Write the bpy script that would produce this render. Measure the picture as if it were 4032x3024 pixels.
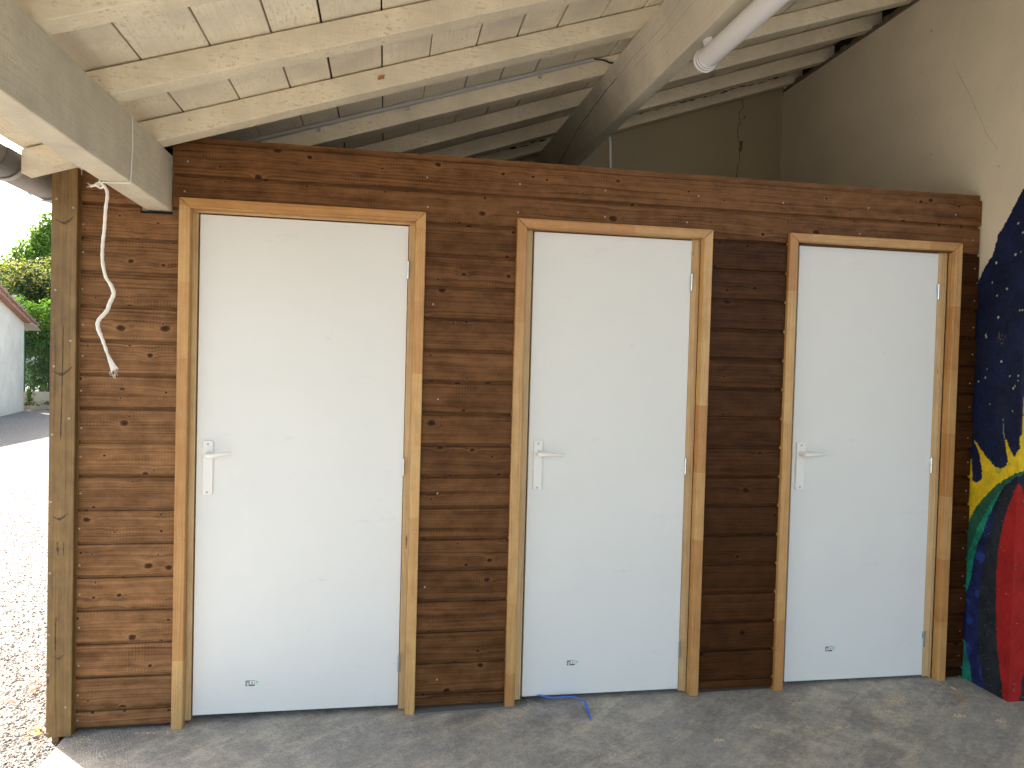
import bpy, bmesh, math, random
import numpy as np
from mathutils import Vector, Matrix
for o in list(bpy.data.objects): bpy.data.objects.remove(o)
SC = bpy.context.scene
COL = SC.collection
R = math.radians
rnd = random.Random(7)

# ------------------------------------------------------------ camera
cam = bpy.data.cameras.new("camera")
cam.sensor_fit = 'HORIZONTAL'; cam.sensor_width = 36.0
cam.lens = 36.0 * 2900.04 / 4032.0
cam.clip_start = 0.05; cam.clip_end = 800
camo = bpy.data.objects.new("camera", cam); COL.objects.link(camo)
_r = Vector((0.98520187, -0.1692913, 0.02679066)); _u = Vector((-0.02222786, 0.02879066, 0.99933829)); _f = Vector((0.1699506, 0.98514545, -0.02460163))
M = Matrix((( _r.x, _u.x, -_f.x, 0.0), (_r.y, _u.y, -_f.y, -3.10158), (_r.z, _u.z, -_f.z, 1.48388), (0, 0, 0, 1)))
camo.matrix_world = M
SC.camera = camo

# ------------------------------------------------------------ sky, sun, exposure
SUN_EL, SUN_AZ = 42.0, -43.4            # azimuth clockwise from +Y
world = bpy.data.worlds.new("World"); SC.world = world; world.use_nodes = True
wn = world.node_tree; wn.nodes.clear()
sky = wn.nodes.new('ShaderNodeTexSky'); sky.sky_type = 'NISHITA'; sky.sun_disc = False
sky.sun_elevation = R(SUN_EL); sky.sun_rotation = R(SUN_AZ % 360); sky.dust_density = 3.0; sky.air_density = 1.0
bg = wn.nodes.new('ShaderNodeBackground'); bg.inputs[1].default_value = 0.15
wo = wn.nodes.new('ShaderNodeOutputWorld'); sky.ozone_density = 0.5
tint = wn.nodes.new('ShaderNodeMix'); tint.data_type = 'RGBA'; tint.blend_type = 'MULTIPLY'; tint.inputs[0].default_value = 1.0
tint.inputs[7].default_value = (1.0, 0.955, 0.87, 1.0); wn.links.new(sky.outputs[0], tint.inputs[6]); wn.links.new(tint.outputs[2], bg.inputs[0]); wn.links.new(bg.outputs[0], wo.inputs[0])
sun = bpy.data.lights.new("sun", 'SUN'); sun.energy = 4.6; sun.angle = R(0.5); sun.color = (1.0, 0.96, 0.88)
suno = bpy.data.objects.new("sun", sun); COL.objects.link(suno)
az = R(SUN_AZ); el = R(SUN_EL)
sdir = Vector((math.sin(az) * math.cos(el), math.cos(az) * math.cos(el), math.sin(el)))
suno.rotation_euler = sdir.to_track_quat('Z', 'Y').to_euler(); suno.location = sdir * 20
SC.view_settings.view_transform = 'Standard'; SC.view_settings.look = 'None'
SC.view_settings.exposure = 2.05; SC.view_settings.gamma = 1.0
SC.cycles.max_bounces = 12; SC.cycles.diffuse_bounces = 8; SC.cycles.glossy_bounces = 4

# ------------------------------------------------------------ mesh helpers
SCREW = {}
def screw_part(parent, x, y, z, r=0.0038):
    if r not in SCREW:
        mm = MB(); mm.screw(0, 0, 0, r); o = mm.build('screw', [M_screw, M_drive]); SCREW[r] = o.data; bpy.data.objects.remove(o)
    o = bpy.data.objects.new('screw', SCREW[r]); COL.objects.link(o); o.parent = parent; o.location = Vector((x, y, z)) - parent_world(parent)
    o.rotation_euler[1] = (x*37.1 + z*91.7) % 3.0
class SB:
    def __init__(s): s.l = []
    def screw(s, *a): s.l.append(a)
    def build(s, parent):
        for a in s.l: screw_part(parent, *a)
class MB:
    def __init__(s): s.v = []; s.f = []; s.m = []; s.a = []; s.cur = 0; s.id = 0.0; s.smooth = []; s.st = []; s.stain = 0.0  # stain: board tone; on the cladding, painted light falloff
    def add(s, vs, fs, sm=False):
        n = len(s.v); s.v += [tuple(v) for v in vs]
        for f in fs: s.f.append(tuple(i + n for i in f)); s.m.append(s.cur); s.a.append(s.id); s.st.append(s.stain); s.smooth.append(sm)
    def box(s, x0, x1, y0, y1, z0, z1):
        s.hexa([(x0,y0,z0),(x1,y0,z0),(x1,y1,z0),(x0,y1,z0),(x0,y0,z1),(x1,y0,z1),(x1,y1,z1),(x0,y1,z1)])
    def hexa(s, p): s.add(p, [(0,3,2,1),(4,5,6,7),(0,1,5,4),(1,2,6,5),(2,3,7,6),(3,0,4,7)])
    def obox(s, o, a, b, c):                 # origin corner plus three edge vectors
        o = Vector(o); a = Vector(a); b = Vector(b); c = Vector(c)
        s.hexa([o, o+a, o+a+b, o+b, o+c, o+a+c, o+a+b+c, o+b+c])
    def extrude(s, prof, axis, t0, t1, caps=True):   # closed profile of 2D points, extruded along an axis
        n = len(prof)
        def P(p, t): return {'x': (t, p[0], p[1]), 'y': (p[0], t, p[1]), 'z': (p[0], p[1], t)}[axis]
        vs = [P(p, t0) for p in prof] + [P(p, t1) for p in prof]
        fs = [(i, (i+1) % n, n + (i+1) % n, n + i) for i in range(n)]
        if caps: fs += [tuple(range(n))[::-1], tuple(range(n, 2*n))]
        s.add(vs, fs)
    def tube(s, pts, rad, seg=10, caps=True, flat=1.0):
        pts = [Vector(p) for p in pts]; n = len(pts)
        rad = rad if isinstance(rad, (list, tuple)) else [rad] * n
        vs = []; up = None
        for i, p in enumerate(pts):
            t = (pts[min(i+1, n-1)] - pts[max(i-1, 0)]).normalized()
            if up is None: up = Vector((0, 0, 1)) if abs(t.z) < 0.9 else Vector((0, 1, 0))
            a = (up - t * up.dot(t)).normalized(); b = t.cross(a); up = a
            for k in range(seg):
                w = 2 * math.pi * k / seg
                vs.append(p + (a * math.cos(w) + b * math.sin(w) * flat) * rad[i])
        fs = [(i*seg+k, i*seg+(k+1) % seg, (i+1)*seg+(k+1) % seg, (i+1)*seg+k) for i in range(n-1) for k in range(seg)]
        s.add(vs, fs, True)
        if caps: s.add(vs[:seg], [tuple(range(seg))[::-1]]); s.add(vs[-seg:], [tuple(range(seg))])
    def screw(s, x, y, z, r=0.0038, n=(0, -1, 0)):   # countersunk head: a rim and a recessed drive
        n = Vector(n); a = n.orthogonal().normalized(); b = n.cross(a); c = Vector((x, y, z))
        rings = [(r, 0.0), (r, 0.0008), (r*0.75, 0.0012), (r*0.38, 0.0010), (r*0.3, -0.0006)]
        vs = [c + n*h + (a*math.cos(k*math.pi/5) + b*math.sin(k*math.pi/5))*q for q, h in rings for k in range(10)]
        m0 = s.cur
        s.add(vs, [(i*10+k, i*10+(k+1) % 10, (i+1)*10+(k+1) % 10, (i+1)*10+k) for i in range(4) for k in range(10)])
        s.cur = s.cur + 1; s.add(vs[40:50], [tuple(range(10))]); s.cur = m0
    def build(s, name, mats, parent=None, bevel=0.0, loc=None):
        me = bpy.data.meshes.new(name)
        vs = s.v
        if parent is not None:
            w = parent_world(parent); vs = [(v[0]-w.x, v[1]-w.y, v[2]-w.z) for v in s.v]
        me.from_pydata(vs, [], s.f)
        for m in (mats if isinstance(mats, (list, tuple)) else [mats]): me.materials.append(m)
        me.polygons.foreach_set('material_index', s.m)
        me.polygons.foreach_set('use_smooth', s.smooth)
        at = me.attributes.new('bid', 'FLOAT', 'FACE'); at.data.foreach_set('value', s.a)
        at = me.attributes.new('stain', 'FLOAT', 'FACE'); at.data.foreach_set('value', s.st)  # board tone per face; on the cladding, painted light falloff
        bm = bmesh.new(); bm.from_mesh(me); bmesh.ops.recalc_face_normals(bm, faces=bm.faces); bm.to_mesh(me); bm.free()
        o = bpy.data.objects.new(name, me); COL.objects.link(o)
        if parent is not None: o.parent = parent
        if bevel:
            md = o.modifiers.new('edge', 'BEVEL'); md.width = bevel; md.segments = 2; md.limit_method = 'ANGLE'; md.angle_limit = R(50)
        return o
def parent_world(p):
    w = Vector((0, 0, 0))
    while p is not None: w = w + p.location; p = p.parent
    return w
def thing(name, label, cat, loc=(0, 0, 0), group=None):
    o = bpy.data.objects.new(name, None); COL.objects.link(o); o.location = loc; o.empty_display_size = 0.1
    return tag(o, label, cat, group)
def tag(o, label, cat, group=None, kind=None):
    o['label'] = label; o['category'] = cat
    if group: o['group'] = group
    if kind: o['kind'] = kind
    return o

# ------------------------------------------------------------ material helpers
class NT:
    def __init__(s, name, rough=0.6, spec=0.5):
        s.m = bpy.data.materials.new(name); s.m.use_nodes = True; s.t = s.m.node_tree
        s.b = s.t.nodes['Principled BSDF']; s.b.inputs['Roughness'].default_value = rough
        s.b.inputs['Specular IOR Level'].default_value = spec
    def n(s, typ, **kw):
        nd = s.t.nodes.new('ShaderNode' + typ)
        for k, v in kw.items(): setattr(nd, k, v)
        return nd
    def L(s, a, b): s.t.links.new(a, b)
    def put(s, sock, v):
        if hasattr(v, 'is_linked') or hasattr(v, 'links'): s.L(v, sock)
        else: sock.default_value = v
    def math(s, op, a, b=0.0, c=0.0, clamp=False):
        nd = s.n('Math', operation=op, use_clamp=clamp); s.put(nd.inputs[0], a); s.put(nd.inputs[1], b); s.put(nd.inputs[2], c); return nd.outputs[0]
    def mr(s, v, a, b, c=0.0, d=1.0, smooth=False):
        nd = s.n('MapRange'); nd.interpolation_type = 'SMOOTHSTEP' if smooth else 'LINEAR'
        s.put(nd.inputs[0], v)
        for i, q in enumerate((a, b, c, d)): s.put(nd.inputs[i+1], q)
        return nd.outputs[0]
    def xyz(s, v): nd = s.n('SeparateXYZ'); s.L(v, nd.inputs[0]); return nd.outputs
    def comb(s, x, y, z): nd = s.n('CombineXYZ'); s.put(nd.inputs[0], x); s.put(nd.inputs[1], y); s.put(nd.inputs[2], z); return nd.outputs[0]
    def noise(s, v, scale, detail=3.0, rough=0.5, dist=0.0):
        nd = s.n('TexNoise'); s.L(v, nd.inputs['Vector']); nd.inputs['Scale'].default_value = scale
        nd.inputs['Detail'].default_value = detail; nd.inputs['Roughness'].default_value = rough; nd.inputs['Distortion'].default_value = dist
        return nd.outputs
    def vor(s, v, scale, feature='F1', dim='3D'):
        nd = s.n('TexVoronoi', feature=feature, voronoi_dimensions=dim); s.L(v, nd.inputs['Vector']); nd.inputs['Scale'].default_value = scale
        return nd.outputs
    def mix(s, f, a, b, blend='MIX'):
        nd = s.n('Mix', data_type='RGBA', blend_type=blend); s.put(nd.inputs[0], f)
        for i, v in ((6, a), (7, b)):
            if isinstance(v, (tuple, list)): nd.inputs[i].default_value = tuple(v) + (1.0,) if len(v) == 3 else v
            else: s.L(v, nd.inputs[i])
        return nd.outputs[2]
    def ramp(s, f, stops):
        nd = s.n('ValToRGB'); s.L(f, nd.inputs[0]); cr = nd.color_ramp
        while len(cr.elements) < len(stops): cr.elements.new(0.5)
        for e, (p, c) in zip(cr.elements, stops): e.position = p; e.color = tuple(c) + (1.0,)
        return nd.outputs[0]
    def bump(s, h, strength, dist=0.01):
        nd = s.n('Bump'); nd.inputs['Strength'].default_value = strength; nd.inputs['Distance'].default_value = dist
        s.L(h, nd.inputs['Height'])
        if getattr(s, '_bn', None) is not None: s.L(s._bn, nd.inputs['Normal'])
        s._bn = nd.outputs[0]; s.L(s._bn, s.b.inputs['Normal'])
    def color(s, c):
        if isinstance(c, (tuple, list)): s.b.inputs['Base Color'].default_value = tuple(c) + (1.0,)
        else: s.L(c, s.b.inputs['Base Color'])
    def obj(s): return s.n('TexCoord').outputs['Object']
    def attr(s, name): return s.n('Attribute', attribute_name=name)

def plain(name, col, rough=0.5, metal=0.0, spec=0.5, var=0.0, vscale=20, bump=0.0):
    t = NT(name, rough, spec); t.b.inputs['Metallic'].default_value = metal
    if var or bump:
        nz = t.noise(t.obj(), vscale, 4)
        t.color(t.mix(nz[0], tuple(c*(1-var) for c in col), tuple(min(1, c*(1+var)) for c in col)))
        if bump: t.bump(nz[0], bump, 0.004)
    else: t.color(col)
    return t.m

def wood(name, dark, light, knotc, along='x', rough=0.55, spec=0.5, knots=1.0, kd=(4.2, 8.5), grain=150.0, tint=0.25, seg=0.0, bump=0.25, scuff=0.0, halo=0.35, wavy=0.045, chatter=0.0):
    """pine: growth streaks that bend round knots; 'bid' gives every board its own figure and tint"""
    t = NT(name, rough, spec)
    p = t.xyz(t.obj()); idn = t.attr('bid').outputs['Fac']
    ax = {'x': (p[0], p[2], p[1]), 'z': (p[2], p[0], p[1]), 'y': (p[1], p[0], p[2])}[along]
    a = t.math('ADD', ax[0], t.math('MULTIPLY', idn, 7.31)); b = t.math('ADD', t.math('ADD', ax[1], t.math('MULTIPLY', ax[2], 0.7)), t.math('MULTIPLY', idn, 3.77))
    # knots
    kv = t.comb(t.math('MULTIPLY', a, kd[0]), t.math('MULTIPLY', b, kd[1]), 0.0)
    vo = t.vor(kv, 1.0, dim='2D'); cc = t.xyz(vo['Color'])
    rad = t.math('ADD', 0.030, t.math('MULTIPLY', t.math('POWER', cc[1], 3.0), 0.115))
    wob = t.noise(t.comb(t.math('MULTIPLY', a, 60), t.math('MULTIPLY', b, 60), 0.0), 1.0, 2)[0]
    dist = t.math('ADD', vo['Distance'], t.math('MULTIPLY', t.math('SUBTRACT', wob, 0.5), 0.085))
    q = t.math('DIVIDE', dist, rad)
    pres = t.math('GREATER_THAN', cc[0], 1.0 - 0.75 * knots)
    kn = t.math('MULTIPLY', t.mr(q, 0.75, 1.05, 1.0, 0.0, True), pres)
    rim = t.math('MULTIPLY', t.mr(q, 0.9, 2.6, 1.0, 0.0, True), pres)
    bend = t.math('MULTIPLY', t.mr(vo['Distance'], 0.0, 0.42, 1.0, 0.0, True), t.math('MULTIPLY', t.math('MULTIPLY', pres, rad), 0.13))
    # grain
    wv = t.noise(t.comb(t.math('MULTIPLY', a, 1.7), t.math('MULTIPLY', b, 7.0), idn), 1.0, 2)[0]
    g = t.math('ADD', b, t.math('ADD', t.math('MULTIPLY', wv, wavy), bend))
    n1 = t.noise(t.comb(t.math('MULTIPLY', a, 1.2), t.math('MULTIPLY', g, grain), idn), 1.0, 3, 0.6)[0]
    n2 = t.noise(t.comb(t.math('MULTIPLY', a, 0.7), t.math('MULTIPLY', g, grain*0.2), idn), 1.0, 2, 0.5)[0]
    n3 = t.noise(t.comb(t.math('MULTIPLY', a, 11.0), t.math('MULTIPLY', b, 20.0), idn), 1.0, 5, 0.65)[0]
    s = t.math('ADD', t.math('MULTIPLY', n1, 0.42), t.math('ADD', t.math('MULTIPLY', n2, 0.20), t.math('MULTIPLY', n3, 0.38)))
    if chatter:                               # planer chatter: short regular bars in patches
        ch = t.math('SINE', t.math('MULTIPLY', a, 520)); cm = t.mr(t.noise(t.comb(t.math('MULTIPLY', a, 6.0), t.math('MULTIPLY', b, 26.0), 8.0), 1.0, 2)[0], 0.52, 0.66)
        s = t.math('ADD', s, t.math('MULTIPLY', t.math('MULTIPLY', ch, cm), chatter))
    f = t.mr(s, 0.36, 0.64)
    col = t.mix(f, dark, light)
    col = t.mix(t.mr(n1, 0.28, 0.42, 0.40, 0.0), col, tuple(c*0.55 for c in dark))
    r1 = t.n('TexWhiteNoise', noise_dimensions='1D'); t.L(idn, r1.inputs['W'])
    tv = t.mr(r1.outputs['Value'], 0, 1, 1 - tint, 1 + tint)
    col = t.mix(1.0, col, t.comb(tv, tv, tv), 'MULTIPLY')
    if seg:                                   # finger-jointed lengths of slightly different timber
        r2 = t.n('TexWhiteNoise', noise_dimensions='1D')
        t.L(t.math('ADD', t.math('FLOOR', t.math('MULTIPLY', a, seg)), t.math('MULTIPLY', idn, 13.0)), r2.inputs['W'])
        sv = t.mr(r2.outputs['Value'], 0, 1, 0.86, 1.10)
        col = t.mix(1.0, col, t.comb(sv, t.math('MULTIPLY', sv, sv), t.math('POWER', sv, 3.0)), 'MULTIPLY')
    col = t.mix(t.math('MULTIPLY', rim, halo), col, tuple(min(1, c*1.25) for c in light))
    kcol = t.mix(t.mr(q, 0.25, 0.8), tuple(c*0.6 for c in knotc), tuple(min(1, c*2.6) for c in knotc))
    kcol = t.mix(t.mr(q, 0.80, 1.0), kcol, tuple(c*0.5 for c in knotc))
    col = t.mix(t.math('MULTIPLY', kn, 0.9), col, kcol)
    if scuff:
        n4 = t.noise(t.comb(t.math('MULTIPLY', a, 3.0), t.math('MULTIPLY', b, 5.0), 4.0), 1.0, 4, 0.65)[0]
        col = t.mix(t.mr(n4, 0.48, 0.72, 0.0, scuff), col, tuple(c*0.55 for c in dark))
    tn = t.attr('stain').outputs['Fac']; t1 = t.math('ADD', tn, 1.0); col = t.mix(1.0, col, t.comb(t1, t.math('POWER', t1, 1.22), t.math('POWER', t1, 1.5)), 'MULTIPLY')  # board tone; on the cladding it carries painted light falloff
    t.color(col)
    rr = t.mr(s, 0.3, 0.7, rough + 0.08, rough - 0.08); t.L(rr, t.b.inputs['Roughness'])
    t.bump(t.math('ADD', s, t.math('MULTIPLY', kn, -0.25)), bump, 0.0025)
    return t.m

def painted_wood(name, col, along='x', worn=0.5, tint=0.08):
    """rough-sawn timber under old cream paint: saw marks, blotches, grey mould specks"""
    t = NT(name, 0.75, 0.25)
    p = t.xyz(t.obj()); ri = t.n('NewGeometry').outputs['Random Per Island']; oi = t.n('ObjectInfo').outputs['Random']
    i = t.math('ADD', ri, oi)
    ax = {'x': (p[0], p[2], p[1]), 'y': (p[1], p[0], p[2])}[along]
    a = t.math('ADD', ax[0], t.math('MULTIPLY', i, 9.1)); b = t.math('ADD', ax[1], t.math('MULTIPLY', i, 5.3)); c = ax[2]
    gr = t.noise(t.comb(t.math('MULTIPLY', a, 4.0), t.math('MULTIPLY', b, 130), t.math('MULTIPLY', c, 130)), 1.0, 4, 0.6)[0]
    saw = t.noise(t.comb(t.math('MULTIPLY', a, 170), t.math('MULTIPLY', b, 14), t.math('MULTIPLY', c, 14)), 1.0, 2, 0.5)[0]
    big = t.noise(t.comb(a, b, c), 5.0, 5, 0.62)[0]
    spk = t.noise(t.comb(t.math('MULTIPLY', a, 40), t.math('MULTIPLY', b, 110), t.math('MULTIPLY', c, 110)), 1.0, 3, 0.7)[0]
    cl = t.mix(t.mr(big, 0.3, 0.7), tuple(x*0.80 for x in col), tuple(min(1, x*1.08) for x in col))
    cl = t.mix(t.mr(gr, 0.48, 0.72, 0.0, 0.38), cl, tuple(x*0.72 for x in col))
    m = t.math('MULTIPLY', t.mr(spk, 0.56, 0.66), t.mr(big, 0.42, 0.56))
    cl = t.mix(t.math('MULTIPLY', m, worn), cl, (col[0]*0.42, col[1]*0.38, col[2]*0.33))
    tv = t.mr(i, 0, 2, 1 - tint, 1 + tint); cl = t.mix(1.0, cl, t.comb(tv, tv, tv), 'MULTIPLY')
    t.color(cl)
    t.bump(t.math('ADD', t.math('MULTIPLY', gr, 0.6), t.math('MULTIPLY', saw, 0.8)), 0.7, 0.004)
    return t.m

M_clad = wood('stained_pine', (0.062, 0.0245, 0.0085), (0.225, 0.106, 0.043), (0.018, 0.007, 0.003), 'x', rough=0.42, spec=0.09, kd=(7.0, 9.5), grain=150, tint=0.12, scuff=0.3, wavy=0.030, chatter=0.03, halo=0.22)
M_case = wood('oak_stained_casing', (0.40, 0.200, 0.065), (0.62, 0.360, 0.135), (0.10, 0.035, 0.012), 'z', rough=0.42, knots=0.0, grain=230, seg=3.3, tint=0.06, kd=(2.0, 12.0))
M_caseh = wood('oak_stained_head', (0.39, 0.195, 0.062), (0.60, 0.345, 0.128), (0.10, 0.035, 0.012), 'x', rough=0.42, knots=0.0, grain=230, seg=3.3, tint=0.06, kd=(2.0, 12.0))
M_jamb = wood('pale_pine_jamb', (0.46, 0.29, 0.125), (0.66, 0.46, 0.235), (0.17, 0.08, 0.03), 'z', rough=0.5, knots=0.35, grain=120, tint=0.05, kd=(2.2, 16.0), halo=0.1)
M_jambh = wood('pale_pine_head', (0.46, 0.29, 0.125), (0.66, 0.46, 0.235), (0.17, 0.08, 0.03), 'x', rough=0.5, knots=0.2, grain=120, tint=0.05, kd=(2.2, 16.0), halo=0.1)
M_post = wood('treated_post', (0.112, 0.058, 0.016), (0.262, 0.155, 0.050), (0.040, 0.026, 0.013), 'z', rough=0.5, knots=0.7, grain=130, tint=0.04, kd=(2.0, 9.0), scuff=0.6, halo=0.1, wavy=0.03)
CREAM = (0.66, 0.57, 0.42)
M_beam = painted_wood('painted_beam', (0.66, 0.605, 0.495), 'y', 0.25)
M_raft = painted_wood('painted_rafter', (0.78, 0.70, 0.55), 'x', 0.55)
M_plank = painted_wood('painted_planks', (0.82, 0.75, 0.61), 'y', 0.45)
M_black = plain('dark_void', (0.012, 0.010, 0.009), 0.9)
M_screw = plain('screw_steel', (0.42, 0.40, 0.37), 0.4, 0.9)
M_drive = plain('screw_drive', (0.05, 0.05, 0.05), 0.5, 0.6)
M_steel = plain('hinge_steel', (0.66, 0.70, 0.74), 0.22, 1.0, var=0.08, vscale=60)
M_white = plain('white_enamel', (0.82, 0.81, 0.78), 0.28, var=0.02)
M_grey = plain('grey_pvc', (0.20, 0.185, 0.17), 0.45, var=0.12, vscale=7, bump=0.1)
M_tube = plain('lamp_tube_plastic', (0.72, 0.72, 0.74), 0.25, var=0.02)
M_cable = plain('black_cable', (0.02, 0.02, 0.02), 0.5)
M_cond = plain('grey_conduit', (0.42, 0.42, 0.42), 0.4, var=0.1)
M_rope = None

def m_door():
    t = NT('white_door_paint', 0.38, 0.5); v = t.obj()
    n = t.noise(v, 3.0, 5, 0.6)[0]; c = t.mix(n, (0.72, 0.718, 0.70), (0.79, 0.788, 0.77))
    p = t.xyz(v)
    sc = t.noise(t.comb(t.math('MULTIPLY', p[0], 5), p[1], t.math('MULTIPLY', p[2], 16)), 1.0, 6, 0.75, 0.6)[0]
    c = t.mix(t.mr(sc, 0.62, 0.74, 0.0, 0.30), c, (0.42, 0.41, 0.40))
    sp = t.noise(v, 38, 2, 0.5)[0]
    c = t.mix(t.mr(sp, 0.765, 0.80, 0.0, 0.35), c, (0.35, 0.33, 0.31))
    t.color(c); t.bump(t.noise(v, 260, 2)[0], 0.10, 0.001); t.L(t.mr(n, 0.3, 0.7, 0.32, 0.46), t.b.inputs['Roughness']); return t.m
M_door = m_door()

def m_render(name, col, cracks=False):
    t = NT(name, 0.85, 0.2); v = t.obj()
    big = t.noise(v, 1.3, 5, 0.6)[0]; fine = t.noise(v, 75, 4, 0.6)[0]; mid = t.noise(v, 17, 4, 0.6)[0]
    c = t.mix(t.mr(big, 0.3, 0.7), tuple(x*0.88 for x in col), tuple(min(1, x*1.06) for x in col))
    c = t.mix(t.mr(mid, 0.62, 0.8, 0, 0.25), c, tuple(x*0.7 for x in col))
    dots = t.noise(v, 30, 1, 0.5)[0]; c = t.mix(t.mr(dots, 0.775, 0.80, 0, 0.6), c, tuple(x*0.35 for x in col))
    t.color(c); t.bump(t.math('ADD', fine, t.math('MULTIPLY', mid, 0.8)), 0.35, 0.006); return t.m
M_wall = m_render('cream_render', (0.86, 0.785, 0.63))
M_wall_shaded = m_render('shaded_cream_render', (0.36, 0.31, 0.215))  # same render in a darker copy, shade behind the cabin coloured in

def m_floor():
    t = NT('concrete', 0.72, 0.35); v = t.obj(); p = t.xyz(v)
    big = t.noise(v, 1.1, 6, 0.62)[0]; mid = t.noise(v, 5.5, 6, 0.68, 0.4)[0]; fine = t.noise(v, 110, 3, 0.6)[0]
    c = t.ramp(mid, [(0.30, (0.24, 0.225, 0.198)), (0.46, (0.351, 0.323, 0.272)), (0.60, (0.501, 0.454, 0.375)), (0.75, (0.650, 0.583, 0.466))])
    c = t.mix(t.mr(big, 0.40, 0.62), c, t.mix(mid, (0.20, 0.196, 0.184), (0.48, 0.465, 0.435)))
    # sawdust and pale scuffs, richer to the right
    rot = t.n('VectorRotate', rotation_type='Z_AXIS'); t.L(v, rot.inputs['Vector']); rot.inputs['Angle'].default_value = R(-38)
    q = t.xyz(rot.outputs[0])
    sm = t.noise(t.comb(t.math('MULTIPLY', q[0], 3.0), t.math('MULTIPLY', q[1], 13.0), 0.0), 1.0, 7, 0.72)[0]
    c = t.mix(t.mr(sm, 0.50, 0.66, 0, 0.6), c, (0.60, 0.53, 0.41))
    c = t.mix(t.mr(t.noise(v, 26, 5, 0.7)[0], 0.60, 0.72, 0, 0.4), c, (0.442, 0.397, 0.314))
    c = t.mix(t.mr(t.noise(v, 4.2, 6, 0.72)[0], 0.54, 0.66, 0, 0.42), c, (0.15, 0.125, 0.115))
    # broom lines
    m1 = t.mr(t.noise(v, 2.3, 2)[0], 0.44, 0.58)
    wv = t.math('SINE', t.math('ADD', t.math('MULTIPLY', t.math('ADD', p[0], t.math('MULTIPLY', p[1], 0.45)), 520), t.math('MULTIPLY', mid, 40)))
    rib = t.math('MULTIPLY', t.math('MULTIPLY', wv, m1), t.mr(t.noise(v, 17, 3, 0.6)[0], 0.40, 0.62))
    c = t.mix(t.mr(rib, 0.1, 1.0, 0, 0.22), c, (0.468, 0.423, 0.339))
    fx = t.mr(t.math('ADD', t.math('MULTIPLY', fine, 0.6), t.math('MULTIPLY', t.noise(v, 38, 4, 0.7)[0], 0.4)), 0.35, 0.65, 0.72, 1.22); c = t.mix(1.0, c, t.comb(fx, fx, fx), 'MULTIPLY')
    t.color(c)
    t.bump(t.math('ADD', t.math('MULTIPLY', fine, 0.7), t.math('ADD', mid, t.math('MULTIPLY', rib, 0.28))), 0.5, 0.004)
    return t.m
M_floor = m_floor()

def m_gravel(name='gravel'):
    t = NT(name, 0.85, 0.25); v = t.obj()
    vo = t.vor(v, 115); cc = t.xyz(vo['Color']); big = t.noise(v, 0.7, 5, 0.6)[0]; m = t.noise(v, 9, 4, 0.6)[0]; st = t.noise(v, 33, 4, 0.65)[0]
    c = t.ramp(cc[0], [(0.0, (0.162, 0.142, 0.121)), (0.35, (0.297, 0.263, 0.230)), (0.7, (0.419, 0.385, 0.338)), (1.0, (0.594, 0.567, 0.520))])
    c = t.mix(t.mr(vo['Distance'], 0.42, 0.75, 0, 0.6), c, (0.101, 0.084, 0.070))  # shadow between the stones put into the colour
    c = t.mix(t.mr(st, 0.52, 0.66, 0, 0.5), c, (0.135, 0.119, 0.101))
    c = t.mix(t.mr(m, 0.5, 0.7, 0, 0.3), c, (0.405, 0.358, 0.297))
    c = t.mix(t.mr(big, 0.45, 0.7, 0, 0.35), c, (0.230, 0.213, 0.196))
    t.color(c); t.bump(t.math('ADD', t.math('MULTIPLY', vo['Distance'], -1.0), t.math('ADD', m, st)), 0.9, 0.014); return t.m
M_gravel = m_gravel()

def m_leaf(name, c1, c2, trans=0.35):
    t = NT(name, 0.5, 0.35)
    ri = t.n('NewGeometry').outputs['Random Per Island']
    col = t.mix(ri, c1, c2); t.color(col)
    tr = t.n('BsdfTranslucent'); t.L(t.mix(1.0, col, (1.35, 1.35, 0.7), 'MULTIPLY'), tr.inputs[0])
    mx = t.n('MixShader'); mx.inputs[0].default_value = trans
    out = t.t.nodes['Material Output']; t.L(t.b.outputs[0], mx.inputs[1]); t.L(tr.outputs[0], mx.inputs[2]); t.L(mx.outputs[0], out.inputs[0])
    return t.m
M_bark = plain('bark', (0.09, 0.07, 0.05), 0.9, var=0.4, vscale=12, bump=0.6)

# ------------------------------------------------------------ ground, floor
def floor_z(x): return -0.004 + 0.0105 * max(-1.3, min(x, 2.9)) - (0.0 if x < 2.0 else 0.0)
m = MB(); xs = [-1.206, -0.5, 0.5, 1.5, 2.9, 5.5]
for i in range(len(xs)-1):
    x0, x1 = xs[i], xs[i+1]
    m.add([(x0,-4.3,floor_z(x0)),(x1,-4.3,floor_z(x1)),(x1,2.2,floor_z(x1)),(x0,2.2,floor_z(x0))], [(0,1,2,3)])
z0, z1 = floor_z(xs[0]), floor_z(xs[-1])
m.add([(xs[0],-4.3,z0),(xs[0],2.2,z0),(xs[0],2.2,-0.3),(xs[0],-4.3,-0.3)], [(0,1,2,3)])
m.add([(xs[0],-4.3,z0),(xs[-1],-4.3,z1),(xs[-1],-4.3,-0.3),(xs[0],-4.3,-0.3)], [(0,1,2,3)])
o = m.build('concrete_floor', M_floor); o['kind'] = 'structure'
m = MB()
def gz(x, y):
    d = max(0.0, math.hypot(min(0, x+1.2), y) - 1.0); return -0.05 - 0.10 * min(1.0, d / 18.0)
gx = [-300,-80,-30,-20,-14,-10,-7,-5,-3.5,-2.5,-1.8,-1.2,0,3,8,20,80,300]; gy = [-300,-60,-20,-9,-5,-4,-2,-1,0,1,2.3,4,7,11,15,19,23,30,60,120,400]
vs = [(x, y, gz(x, y)) for y in gy for x in gx]; nx = len(gx)
m.add(vs, [(j*nx+i, j*nx+i+1, (j+1)*nx+i+1, (j+1)*nx+i) for j in range(len(gy)-1) for i in range(nx-1)], True)
o = m.build('gravel_ground', M_gravel); o['kind'] = 'structure'
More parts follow.
